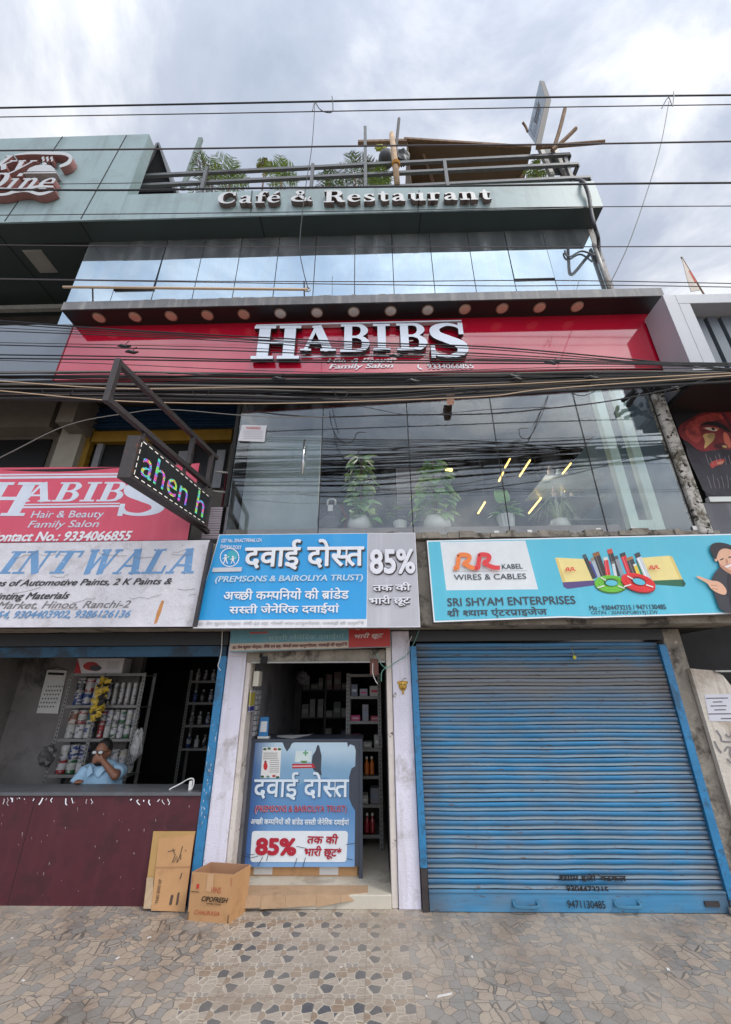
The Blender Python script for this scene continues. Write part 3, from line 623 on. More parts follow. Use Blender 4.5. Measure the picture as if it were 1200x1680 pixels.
bx('parapet', mat('parapet_grey', L(150, 150, 150), .8, var=.15), (3.7, 9.5, -.6, -.3, 6.082, 6.18), parent=NB)
bx('roof_gable', mat('red_brown_roof', L(120, 92, 88), .8), (5.0, 5.6, .5, 1.5, 6.2, 6.9), parent=NB)
# ------------------------------------------------------------------ signs
def sign(name, label, corners, Y, d, mface, medge, group=None, cat='sign'):
    pts = [P(px, py, Y) for px, py in corners]
    t = thing(name, label, cat, (sum(p.x for p in pts)/len(pts), Y, min(p.z for p in pts)), group)
    MB().prism(pts, (0, d, 0)).build('board', medge, t)
    MB().poly([p+Vector((0, -.002, 0)) for p in pts]).build('face', mface, t)
    return t
def chaikin(p, n=2):
    for _ in range(n): p = [q for i in range(len(p)) for a, b in [(p[i], p[(i+1) % len(p)])] for q in ((a[0]*.75+b[0]*.25, a[1]*.75+b[1]*.25), (a[0]*.25+b[0]*.75, a[1]*.25+b[1]*.75))]
    return p
def art(t, name, polys, Y, off=.004):    # painted shapes on a sign plane, each layer a hair above the last
    ms = []; mb = MB(); k = 0
    for pts, m in polys:
        if m not in ms: ms.append(m)
        mb.poly([P(px, py, Y)+Vector((0, -off-k*.00014, 0)) for px, py in pts], ms.index(m)); k += 1
    return mb.build(name, ms, t)
def ellp(cx, cy, rx, ry, rot=0, n=22, a0=0, a1=2*math.pi):
    c, s = math.cos(rot), math.sin(rot)
    return [(cx+rx*math.cos(a)*c-ry*math.sin(a)*s, cy+rx*math.cos(a)*s+ry*math.sin(a)*c) for a in (a0+(a1-a0)*i/n for i in range(n+(0 if a1-a0 > 6.2 else 1)))]
def strip_px(pts, wd):
    vs, fs = ribbon([(x, y, wd) for x, y in pts]); return [[(vs[i][0], vs[i][1]) for i in f] for f in fs]
# pharmacy flex board
DY = -.5
t = sign('flex_sign', 'bright blue signboard with white Hindi lettering and a grey discount panel, above the pharmacy', [(360, 877), (681.5, 874), (690, 1029), (317, 1031)], DY, .1, flat(228, 228, 232), mat('sign_edge', L(120, 118, 120), .5))
SKY_ = mat('sky_blue_flex', L(42, 158, 222), .35, var=.06, vs=1.5, streak=(L(90, 180, 228), .35, 4)); GRF = mat('grey_flex', L(184, 184, 190), .4, var=.06, vs=2, streak=(L(214, 214, 220), .5, 6)); Wt = flat(238, 240, 244); WtG = flat(206, 208, 214)
DK = flat(70, 66, 66); PAL = flat(196, 222, 238)
art(t, 'panels', [([(361, 878), (603.5, 875.5), (601.5, 1015.5), (320.5, 1017.5)], SKY_), ([(604.5, 875.5), (680.5, 875), (689, 1027.5), (602.5, 1028)], GRF)], DY, .003)
ring = ellp(377.5, 915, 16, 15.5)
mb_r = [[ring[i], ring[(i+1) % 22], (377.5+(ring[(i+1) % 22][0]-377.5)*.91, 915+(ring[(i+1) % 22][1]-915)*.91), (377.5+(ring[i][0]-377.5)*.91, 915+(ring[i][1]-915)*.91)] for i in range(22)]
def figure_px(cx, cy, s):
    return [ellp(cx, cy-s*.8, s*.22, s*.22), [(cx-s*.25, cy-s*.5), (cx+s*.25, cy-s*.5), (cx+s*.2, cy+.1*s), (cx-s*.2, cy+.1*s)], [(cx-s*.2, cy), (cx, cy), (cx-s*.3, cy+s*.7), (cx-s*.5, cy+s*.7)], [(cx, cy), (cx+s*.2, cy), (cx+s*.45, cy+s*.7), (cx+s*.25, cy+s*.7)], [(cx+s*.2, cy-s*.45), (cx+s*.6, cy-s*.7), (cx+s*.65, cy-s*.6), (cx+s*.2, cy-s*.3)], [(cx-s*.2, cy-s*.45), (cx-s*.55, cy-s*.2), (cx-s*.5, cy-s*.1), (cx-s*.2, cy-s*.3)]]
art(t, 'emblem', [(ellp(382, 912, 9, 9), flat(70, 176, 190))]+[(q, Wt) for q in mb_r+figure_px(371, 919, 9)+figure_px(383, 920, 7.5)]+[([(350.5, 932), (398.5, 931), (397, 938), (349, 939)], WtG)], DY, .008)
q = quad_of((402.5, 885, 598, 935), DY, -2)
letters('दवाई दोस~त', [p+Vector((.012, 0, -.012)) for p in q], DK, t, bold=.034, off=.008)
letters('दवाई दोस~त', q, Wt, t, bold=.024, off=.0155)
letters('GST No. 20AACTP8346L1ZA', quad_of((364, 884, 430, 890), DY, -1), Wt, t, bold=.02, shear=.2, off=.008)
letters('DAWAI DOST', quad_of((363, 895, 397, 901), DY, 2), Wt, t, bold=.02, off=.009)
letters('(PREMSONS & BAIROLIYA TRUST)', quad_of((354, 944, 596, 957), DY, -3), PAL, t, bold=.03, shear=.15, off=.008)
letters('अच~छी कम~पिनयों की ब^ांडेड', quad_of((368, 965, 573, 984), DY, -2), Wt, t, bold=.022, off=.008)
letters('सस~ती जेनेिरक दवाईयां', quad_of((377, 990, 557, 1008), DY, -2), Wt, t, bold=.022, off=.008)
letters('डा. प^ेम कुमार पोद्दार, राँची एवं स्व. गोमती लाल कानूनगोदास, मारवाड़ी की स्मृति में', quad_of((327, 1019, 598, 1026), DY, -1), flat(206, 204, 206), t, bold=.01, off=.006)
for s, b_, bo in (('85%', (607, 901, 681, 942), .045), ('तक की', (612, 956, 674, 970), .04), ('भारी छूट', (606, 977, 673, 995), .04)):
    q = quad_of(b_, DY, -1); letters(s, [p+Vector((.006, 0, -.008)) for p in q], flat(64, 52, 52), t, bold=bo+.02, off=.007)
    letters(s, q, flat(232, 232, 238), t, bold=bo-.012, off=.0145)
# older board behind it
t = sign('old_sign', 'faded older teal and red pharmacy board half hidden behind the blue pharmacy signboard', [(380, 985), (641, 985), (641, 1061), (378, 1070)], -.14, .1, mat('faded_teal_flex', L(98, 150, 164), .5, var=.12, vs=3, streak=(L(150, 170, 170), .4, 8)), m_galv)
art(t, 'panels', [([(378.5, 1056), (572, 1051), (572, 1063), (378, 1068)], flat(196, 180, 160)), ([(573, 985), (640, 985), (640.5, 1060.5), (572.5, 1062.5)], mat('red_flex', L(178, 50, 44), .5, var=.1, vs=4)), ([(410, 1037), (440, 1036), (440, 1039), (410, 1040)], flat(190, 90, 90))], -.14, .003)
letters('डा. प^ेम कुमार पोद्दार, राँची एवं स्व. गोमती लाल कानूनगोदास, मारवाड़ी की स्मृति में', quad_of((382, 1056, 570, 1064), -.14, -5), flat(120, 62, 66), t, bold=.03, off=.006)
letters('सस~ती जेनेिरक दवाईयां', quad_of((440, 1040, 565, 1050), -.14, -3), flat(150, 186, 190), t, bold=.02, off=.006)
letters('भारी छूट', quad_of((582, 1038, 630, 1049), -.14, -2), flat(222, 200, 196), t, bold=.03, shear=.25, off=.006)
letters('तक की', quad_of((584, 1022, 626, 1033), -.14, -2), flat(222, 200, 196), t, bold=.03, shear=.25, off=.006)
# cable company board
t = sign('flex_sign', 'turquoise electrical shop signboard with cable pictures and a pointing man, above the blue shutter', [(700.5, 887), (1238, 875), (1238, 1006), (960, 1014), (926, 1013), (712, 1021)], DY, .1, flat(236, 240, 242), mat('grey_sign_return', L(120, 120, 122), .55, var=.15, vs=6))
TQ = mat('turquoise_flex', L(88, 190, 214), .35, var=.05, vs=1.5, streak=(L(120, 204, 222), .3, 4)); TXT = flat(70, 74, 84)
OR_, RD_ = flat(242, 132, 66), flat(226, 62, 66)
def rr_logo(x, y, s, wd, c1, c2):
    out = []
    p1 = catmull([(0, 10.6), (5, 10.6), (6, 9.6), (8.6, -9), (10, -11), (20, -11), (25.5, -8), (24, -1.5), (17.5, 2.2), (17.5, 3.6), (27, 9), (35, 10.6), (39, 10.6)], 5)
    p2 = catmull([(34, 10.6), (38, 10.6), (39.5, 9), (42, -9), (43.5, -11), (52, -11), (57.5, -8), (56, -2), (50, 1.6), (50, 3.2), (60, 8.4), (68, 10.4), (75, 10.4)], 5)
    for p, c in ((p1, c1), (p2, c2)): out += [(q, c) for q in strip_px([(x+a*s, y+b*s) for a, b in p], wd)]
    return out
pol = [([(702.5, 889), (1238, 877), (1238, 1003.5), (960, 1011.5), (926, 1010.5), (714, 1018.5)], TQ), ([(722.5, 889.5), (862, 887), (883, 967), (732.5, 968.5)], flat(226, 230, 232))]
pol += [([(744, 937.2), (865, 936.3), (865, 937), (744, 937.9)], flat(150, 152, 156))]
a, b = 900, 870; z7 = lambda pts: [(a+x/4, b+y/4) for x, y in pts]
YL, YL2, PU, GN = flat(240, 222, 148), flat(226, 200, 120), flat(92, 74, 128), flat(44, 106, 78)
pol += [(z7(q), c) for q, c in (([(42, 183), (60, 180), (248, 190), (300, 330), (92, 342)], YL), ([(42, 183), (62, 192), (112, 338), (92, 342)], YL2), ([(92, 342), (300, 329), (302, 362), (125, 386), (98, 372)], PU), ([(607, 182), (790, 167), (812, 175), (880, 324), (680, 331)], YL), ([(790, 167), (812, 175), (880, 324), (860, 324)], YL2), ([(680, 331), (882, 323), (900, 352), (888, 371), (690, 356)], GN), ([(882, 323), (900, 352), (888, 371), (870, 345)], flat(34, 84, 62)))]
for xt, yt, xb, yb, wd, c, tip in ((262, 205, 312, 312, 26, (74, 72, 150), (190, 60, 70)), (232, 160, 300, 318, 26, (60, 60, 66), (70, 90, 100)), (285, 180, 335, 310, 24, (176, 186, 196), (150, 140, 120)), (308, 146, 365, 305, 44, (58, 56, 58), (150, 100, 62)), (372, 178, 392, 300, 30, (212, 60, 64), (216, 216, 210)), (398, 125, 452, 305, 34, (60, 58, 60), (206, 84, 62)), (420, 205, 440, 305, 20, (214, 220, 224), (120, 120, 120)), (440, 170, 485, 300, 24, (150, 156, 164), (90, 90, 90)), (482, 150, 532, 285, 36, (214, 52, 60), (66, 66, 66)), (527, 178, 566, 290, 46, (70, 66, 68), (170, 120, 80)), (563, 222, 592, 300, 22, (238, 204, 70), (230, 230, 220)), (583, 195, 628, 310, 24, (56, 130, 72), (90, 90, 90)), (577, 150, 655, 330, 34, (206, 212, 218), (72, 70, 72))):
    d = Vector((xb-xt, yb-yt)).normalized(); n = Vector((-d.y, d.x))*wd/2; T_, B_ = Vector((xt, yt)), Vector((xb, yb)); K = T_+(B_-T_)*.16
    pol += [(z7([(T_-n).to_tuple(), (T_+n).to_tuple(), (B_+n).to_tuple(), (B_-n).to_tuple()]), flat(*c)), (z7([(T_-n).to_tuple(), (T_+n).to_tuple(), (K+n).to_tuple(), (K-n).to_tuple()]), flat(*tip))]
    if wd > 28: pol.append((z7([(K+n*.2).to_tuple(), (K+n*.5).to_tuple(), (B_+n*.5).to_tuple(), (B_+n*.2).to_tuple()]), flat(*[min(255, q+50) for q in c])))
def coil(cx, cy, rx, ry, rot, c):
    o = [(z7(ellp(cx, cy+9, rx, ry, rot)), flat(*[int(q*.62) for q in c])), (z7(ellp(cx, cy, rx, ry, rot)), flat(*c))]
    for k in (.86, .7): o += [(z7(qq), flat(*[min(255, int(q*1.18)) for q in c])) for qq in strip_px(ellp(cx, cy-3, rx*k, ry*k, rot, 24, .5, 6.0), 4)]
    o += [(z7(ellp(cx, cy-8, rx*.42, ry*.44, rot)), flat(*[int(q*.5) for q in c])), (z7(ellp(cx+2, cy-4, rx*.36, ry*.34, rot)), TQ)]
    for an in (.6, 2.6, 4.0):
        x_, y_ = math.cos(an), math.sin(an); o += [(z7(qq), flat(230, 232, 226)) for qq in strip_px([(cx+rx*.5*x_, cy+ry*.5*y_), (cx+rx*.98*x_, cy+ry*.98*y_)], 8)]
    return o
pol += coil(407, 352, 108, 55, .06, (112, 190, 62))+coil(584, 345, 116, 56, .28, (226, 54, 56))
SKN, SKD, JK, HR = flat(226, 176, 146), flat(196, 140, 112), flat(58, 56, 64), flat(48, 42, 46)
z8 = z7
pol += [(chaikin(z8(q)), c) for q, c in (([(1120, 232), (1150, 250), (1215, 300), (1352, 270), (1352, 548), (1120, 548), (1088, 455), (1072, 410), (1052, 318)], JK), ([(1082, 150), (1122, 120), (1182, 128), (1225, 150), (1232, 220), (1216, 268), (1190, 280), (1150, 262), (1112, 226), (1094, 190)], SKN), ([(1205, 170), (1225, 150), (1232, 220), (1216, 268), (1195, 278)], SKD), ([(1076, 176), (1090, 172), (1098, 196), (1094, 214), (1080, 206)], SKN), ([(1104, 216), (1130, 236), (1180, 268), (1214, 276), (1214, 310), (1160, 280), (1116, 248)], SKD),
 ([(1046, 124), (1058, 94), (1104, 82), (1166, 94), (1212, 116), (1250, 150), (1230, 152), (1182, 130), (1140, 122), (1108, 138), (1096, 168), (1090, 196), (1076, 190), (1064, 166), (1054, 146)], HR), ([(1112, 196), (1138, 186), (1140, 194), (1114, 203)], HR), ([(1165, 178), (1196, 176), (1198, 184), (1167, 186)], HR), ([(1150, 190), (1160, 190), (1170, 222), (1150, 226)], SKD), ([(1140, 236), (1185, 222), (1192, 234), (1168, 250), (1148, 248)], flat(240, 232, 228)), ([(1138, 236), (1186, 221), (1184, 225), (1142, 240)], flat(176, 96, 90)),
 ([(960, 305), (972, 302), (1048, 334), (1112, 338), (1160, 395), (1152, 432), (1096, 416), (1050, 386), (1034, 352), (962, 316)], SKN), ([(1048, 360), (1100, 366), (1098, 371), (1050, 367)], SKD), ([(1056, 382), (1104, 390), (1102, 395), (1060, 389)], SKD), ([(1160, 392), (1180, 380), (1176, 440), (1150, 434)], flat(44, 42, 50)), ([(1150, 262), (1216, 330), (1214, 548), (1190, 548)], flat(40, 38, 44)))]
pol += [(z8(ellp(1206, 430, 18, 46)), flat(226, 196, 60))]
art(t, 'printed_pictures', pol, DY, .0035)
art(t, 'emblem', rr_logo(744, 922.5, 1.0, 7.2, OR_, RD_), DY, .022); art(t, 'emblem', rr_logo(926.5, 935, .21, 1.7, RD_, RD_), DY, .022); art(t, 'emblem', rr_logo(1063, 932, .21, 1.7, RD_, RD_), DY, .022)
letters('KABEL', quad_of((823.5, 925.5, 857, 933.5), DY, -1), TXT, t, bold=.008, off=.007)
letters('WIRES & CABLES', quad_of((745, 942, 863, 951), DY, -2), TXT, t, bold=.005, off=.007)
letters('SRI SHYAM ENTERPRISES', quad_of((734, 979.5, 943.5, 993), DY, -4), TXT, t, bold=.016, off=.007)
letters('श^ी श~याम एंटरप^ाइजेज', quad_of((734, 996.5, 897.5, 1013), DY, -3), TXT, t, bold=.016, off=.007)
letters('Mo : 9304473215 / 9471130485', quad_of((967, 992.5, 1092, 1000.5), DY, -2), TXT, t, bold=.006, off=.007)
letters('GSTIN : 20ANSPG8019J1ZW', quad_of((970, 1002, 1079.5, 1009.5), DY, -1), TXT, t, bold=.004, off=.007)
# hand-painted paint-shop board
PW = mat('whitewashed_board', L(216, 214, 220), .75, var=.08, vs=4, dirt=(L(160, 150, 148), .55, 3, .54), chips=(L(122, 110, 108), .9, 10, .68), bump=.5, bs=14)
t = sign('painted_sign', 'cracked white hand painted signboard with big blue italic letters above the paint shop counter', [(-120, 893), (345, 886), (318, 1028), (-150, 1030)], DY-.01, .1, PW, m_rust)
BL, BKH, GYH = mat('faded_blue_paint', L(112, 156, 200), .7, var=.12, vs=5, chips=(L(206, 206, 212), .9, 16, .64)), flat(66, 64, 66), flat(126, 122, 122)
letters('PA', quad_of((-98, 903, -10, 945), DY-.01, -1), BL, t, serif=True, shear=.3)
letters('INT', quad_of((0, 902, 135, 943), DY-.01, -1), BL, t, serif=True, shear=.3)
letters('WALA', quad_of((143, 899, 322, 943), DY-.01, -2), BL, t, serif=True, shear=.3)
letters('All Types of Automotive Paints, 2 K Paints &', quad_of((-62, 950, 283, 964), DY-.01, -4), BKH, t, bold=.022, shear=.35)
letters('Painting Materials', quad_of((-22, 972, 115, 987), DY-.01, -2), BKH, t, bold=.022, shear=.35)
letters('Market, Hinoo, Ranchi-2', quad_of((-4, 986, 215, 1000), DY-.01, -2), GYH, t, bold=.012, shear=.35)
letters('9431102854, 9304403902, 9386126136', quad_of((-75, 1002, 215, 1016), DY-.01, -2), BL, t, bold=.025, shear=.3)
RU = mat('rust_stain', L(196, 138, 84), .8, var=.25, vs=14)
art(t, 'rust_stain', [([(266, 985), (270, 986), (265, 1004), (258, 1022), (253, 1024), (258, 1004), (262, 994)], RU)], DY-.01, .0025)
rnd = random.Random(4); cr = []
for k in range(16):                  # hairline cracks
    x, y = rnd.uniform(10, 320), rnd.uniform(895, 1020); pts = [(x, y)]
    for j in range(5): x += rnd.uniform(3, 13); y += rnd.uniform(-4, 3); pts.append((x, y))
    cr += [(q, flat(150, 142, 142)) for q in strip_px(pts, .7) if all(p[0] < 325 for p in q)]
art(t, 'cracks', cr, DY-.01, .002)
p0, p1 = P(347, 890, -.56), P(320, 1028, -.56); MB().beam(p0, p1, .03, .05, up=(0, -1, 0)).build('angle_iron', m_rust, t)
# pink salon banner
PK = mat('faded_pink_flex', L(214, 82, 106), .5, var=.06, vs=1.5, streak=(L(226, 110, 130), .3, 4)); LV = flat(214, 222, 236)
t = sign('flex_banner', 'faded pink salon banner with white serif lettering and a contact number, behind the LED display', [(-130, 768), (250, 766), (328, 760), (308, 886), (-130, 892)], -.47, .05, PK, m_rust)
letters('H', quad_of((-34, 791, 61, 846), -.47), LV, t, serif=True, shear=.12)
letters('ABIB', quad_of((39, 790, 205, 824), -.47, -1), LV, t, serif=True, shear=.12)
letters('S', quad_of((200, 789, 274, 846), -.47), LV, t, serif=True)
art(t, 'stripes', [([(-130, 779), (225, 776), (225, 778.5), (-130, 781.5)], LV), ([(-130, 783.5), (222, 780), (222, 783.5), (-130, 787.5)], LV), ([(36, 827), (197, 825), (197, 827), (36, 829)], LV), ([(35, 831), (196, 829), (196, 832), (35, 834)], LV), ([(0, 771), (120, 769), (215, 766), (130, 773), (90, 774), (40, 773)], m_joint)], -.47, .003)
letters('Hair & Beauty', quad_of((52, 838, 171, 853), -.47, -1), LV, t, bold=.008, shear=.1)
letters('Family Salon', quad_of((47, 854, 163, 869), -.47, -1), LV, t, bold=.008, shear=.2)
letters('Contact No.: 9334066855', quad_of((-17, 872, 217, 888), -.47, -2), Wt, t, bold=.035, shear=.2)
# long red salon fascia sign with raised letters
t = thing('fascia_sign', 'long glossy red salon fascia sign with raised white serif letters under the black awning', 'sign', (-.17, -.6, 5.3))
RG = mat('glossy_red_panel', L(184, 16, 48), .07, var=.06, vs=1., spec=1., coat=.6)
MB().box(-3.985, 3.655, -.618, -.552, 5.305, 6.204).build('panel', RG, t)
MB().box(-3.998, -3.986, -.625, -.55, 5.3, 6.206).build('edge_trim', mat('dark_red_trim', L(120, 14, 34), .4), t)
MB().box(3.61, 3.65, -.63, -.6185, 5.31, 6.2).build('edge_trim', RG, t)
MB().box(-9, -4.002, -.615, -.55, 5.31, 6.26).build('grey_panel', mat('slate_panel', L(110, 118, 128), .25, var=.06, vs=1, spec=.6), t)
LW, LS = mat('letter_white', L(214, 222, 234), .3, var=.04), mat('letter_side', L(48, 42, 44), .5)
for ch, b_ in (('H', (415, 534, 493, 588)), ('A', (494, 532.5, 552, 577)), ('B', (559, 531.5, 607, 576.5)), ('I', (612.5, 531, 640.5, 574)), ('B', (651, 530, 700.5, 574)), ('S', (706, 529, 767, 586))):
    letters(ch, quad_of(b_, -.70, -.5), LW, t, serif=True, depth=.055, side=LS, off=0, name='letter')
a, b = P(420, 532.5, -.70), P(758, 526.5, -.70); MB().box(a.x, b.x, -.69, -.63, a.z-.01, a.z+.012).build('light_strip', LW, t)
a, b = P(493, 586, -.62), P(700, 581, -.62); MB().box(a.x, b.x, -.626, -.619, a.z-.012, a.z+.01).build('underline', LW, t)
WL = flat(232, 228, 232)
letters('Hair & Beauty', quad_of((537, 588, 650, 597), -.62, -2), WL, t, bold=.03, shear=.25)
letters('Family Salon', quad_of((540, 597, 646, 607), -.62, -2), WL, t, bold=.03, shear=.25)
letters('9334066855', quad_of((701, 597, 777, 605.5), -.62, -1), WL, t, bold=.03)
art(t, 'phone_icon', [(q, WL) for q in strip_px(catmull([(687, 598), (686, 602), (689, 605), (693, 606)], 5), 2.4)], -.62, .004)
# cafe lettering on the roof fascia
t = thing('cafe_lettering', 'row of raised metal letters reading Café & Restaurant on the grey green roof fascia', 'sign letters', (-.4, -.66, 8.6))
CW, CS = mat('brushed_metal_letter', L(184, 184, 182), .3, .3, var=.04), mat('letter_return_brown', L(110, 96, 92), .5)
for s, b_, dy in (('Café', (358, 314, 460, 333), -2), ('&', (478, 312, 513.5, 330.5), 0), ('Restaurant', (532, 310, 806, 329.5), -5)):
    letters(s, quad_of(b_, -.69, dy), CW, t, serif=True, depth=.07, side=CS, off=0)
t = thing('dine_lettering', 'raised white script letters with a serving dome emblem on the tall grey green cladding block', 'sign letters', (-6.2, -.7, 9.3))
CS2 = mat('letter_return_copper', L(150, 104, 100), .5)
YD = -.73
letters('Lucky', quad_of((-108, 255, 58, 286), YD, 0), CW, t, serif=True, depth=.11, side=CS2, off=0, shear=.4)
letters('Dine', quad_of((-28, 283, 91, 311), YD, -2), CW, t, serif=True, depth=.11, side=CS2, off=0, shear=.25)
def raised(name, polys, Y, d, m, side):
    mb = MB()
    for pts in polys: mb.prism([P(px, py, Y) for px, py in pts], (0, d, 0))
    return mb.build(name, m, t)
def raised_ribbon(name, pts, Y, d):
    vs, fs = ribbon(catmull(pts, 8)); W3 = [P(x, y, Y) for x, y, _ in vs]; mb = MB(); mb.add(W3, fs, 0); n = len(vs)//2; dv = Vector((0, d, 0))
    for i in range(n-1):
        for k in (0, 1): a, b = W3[2*i+k], W3[2*i+2+k]; mb.add([a, b, b+dv, a+dv], [(0, 1, 2, 3)], 1)
    for i in (0, n-1): a, b = W3[2*i], W3[2*i+1]; mb.add([a, b, b+dv, a+dv], [(0, 1, 2, 3)], 1)
    mb.build(name, [CW, CS2], t)
raised_ribbon('flourish', [(24, 254, 2), (50, 251, 4), (78, 251, 5), (105, 252, 5), (116, 258, 6), (112, 267, 6), (98, 273, 4)], YD, .11)
raised_ribbon('flourish', [(-40, 318, 4), (5, 319, 4), (25, 314, 5), (45, 313, 4), (66, 318, 5), (90, 312, 2)], YD, .11)
raised_ribbon('flourish', [(-30, 308, 3), (0, 309, 3), (35, 311, 4), (62, 306, 4), (88, 306, 3)], YD-.005, .11)
raised('dome', [[(44, 281), (48, 276), (58, 271.5), (72, 269.5), (84, 271.5), (90, 277), (91, 281)], [(37, 284.5), (40, 283), (93, 282), (93, 284)], ellp(73, 268, 4, 1.6, 0, 10)], YD-.01, .11, CW, CS2)
for k in range(3): raised_ribbon('steam', [(70+k*7, 265, 1), (72+k*7, 262, 3.2), (70+k*7, 259, 3), (73+k*7, 257, 1)], YD, .09)
# LED display on its bracket
t = thing('led_display', 'black LED scrolling display with rainbow letters, hung from a dark steel bracket over the pavement', 'led sign', (-1.95, -.5, 3.3))
m_led = mat('led_black', L(26, 26, 28), .35, var=0)
def lp(y, z, dx=0): return Vector((-1.985+.196*(y+1.05)+dx, y, z))
za, zb_ = 3.37, 3.79
MB().hexa([lp(-1.6, za, -.055), lp(-1.6, za, .055), lp(-1.6, zb_, .055), lp(-1.6, zb_, -.055)], [lp(-.45, za-.02, -.055), lp(-.45, za-.02, .055), lp(-.45, zb_-.06, .055), lp(-.45, zb_-.06, -.055)]).build('cabinet', m_rust, t, bevel=.004)
f4 = [lp(-1.575, za+.03, .058), lp(-.5, za+.005, .058), lp(-.5, zb_-.085, .058), lp(-1.575, zb_-.03, .058)]
nv = (f4[1]-f4[0]).cross(f4[3]-f4[0]).normalized()
MB().poly(f4).build('screen', m_led, t)
def ledm():
    m = bpy.data.materials.new('led_pixels'); m.use_nodes = True; tt = m.node_tree; b = tt.nodes['Principled BSDF']
    pos = nd(tt, 'ShaderNodeNewGeometry').outputs['Position']; sp = nd(tt, 'ShaderNodeSeparateXYZ', i0=pos)
    n = nd(tt, 'ShaderNodeTexNoise', Vector=nd(tt, 'ShaderNodeMapping', Vector=pos, Scale=(1, 5, 9)).outputs[0], Scale=1.6, Detail=2.)
    hu = mth(tt, 'FRACT', mth(tt, 'MULTIPLY', n.outputs[0], 3.4))
    hs = nd(tt, 'ShaderNodeCombineColor', _mode='HSV', i0=hu, i1=.85, i2=1.)
    gy_ = mth(tt, 'LESS_THAN', mth(tt, 'FRACT', mth(tt, 'MULTIPLY', sp.outputs[1], 75.)), .7); gz_ = mth(tt, 'LESS_THAN', mth(tt, 'FRACT', mth(tt, 'MULTIPLY', sp.outputs[2], 75.)), .7)
    b.inputs['Base Color'].default_value = (.02, .02, .02, 1); tt.links.new(hs.outputs[0], b.inputs['Emission Color']); tt.links.new(mth(tt, 'MULTIPLY', mth(tt, 'MULTIPLY', gy_, gz_), 1.3), b.inputs['Emission Strength']); return m
LEDM = ledm()
def on_screen(u0, u1, v0, v1):
    f = lambda u, v: f4[0]*(1-u)*(1-v)+f4[1]*u*(1-v)+f4[2]*u*v+f4[3]*(1-u)*v
    return [f(u0, v0), f(u1, v0), f(u1, v1), f(u0, v1)]
letters('ahen', on_screen(.06, .66, .14, .88), LEDM, t, bold=.0, off=.003, n=nv)
letters('h', on_screen(.8, .93, .14, .92), LEDM, t, bold=.0, off=.003, n=nv)
mb = MB()
for k in range(14):
    for v in (.01, .965): mb.poly([p+nv*.002 for p in on_screen(.02+k*.07, .06+k*.07, v, v+.025)])
for k in range(5): mb.poly([p+nv*.002 for p in on_screen(.005, .012, .05+k*.19, .17+k*.19)])
mb.build('border_lights', mat('led_white', L(230, 224, 214), .5, var=0, emit=.5), t)
mb = MB(); zt_, zl = 4.3, 3.915
A0, A1, B0, B1 = lp(-1.93, zt_), lp(-.4, zt_-.04), lp(-1.93, zl), lp(-.45, zl-.05)
for a, b in ((A0, A1), (B0, B1)): mb.beam(a, b, .05, .05)
mb.beam(lp(-1.93, zl-.03), lp(-1.93, zt_+.03), .05, .05); mb.beam(lp(-.86, zl), lp(-.86, zt_-.03), .045, .045); mb.beam(lp(-.5, zl-.05), lp(-.5, zt_-.04), .045, .045)
for y in (-1.5, -.9, -.5): mb.beam(lp(y, zb_-.07), lp(y, zl), .03, .03)
mb.beam(lp(-.5, 3.36), lp(-.35, 3.34), .05, .05); mb.build('bracket', m_rust, t, bevel=.003)
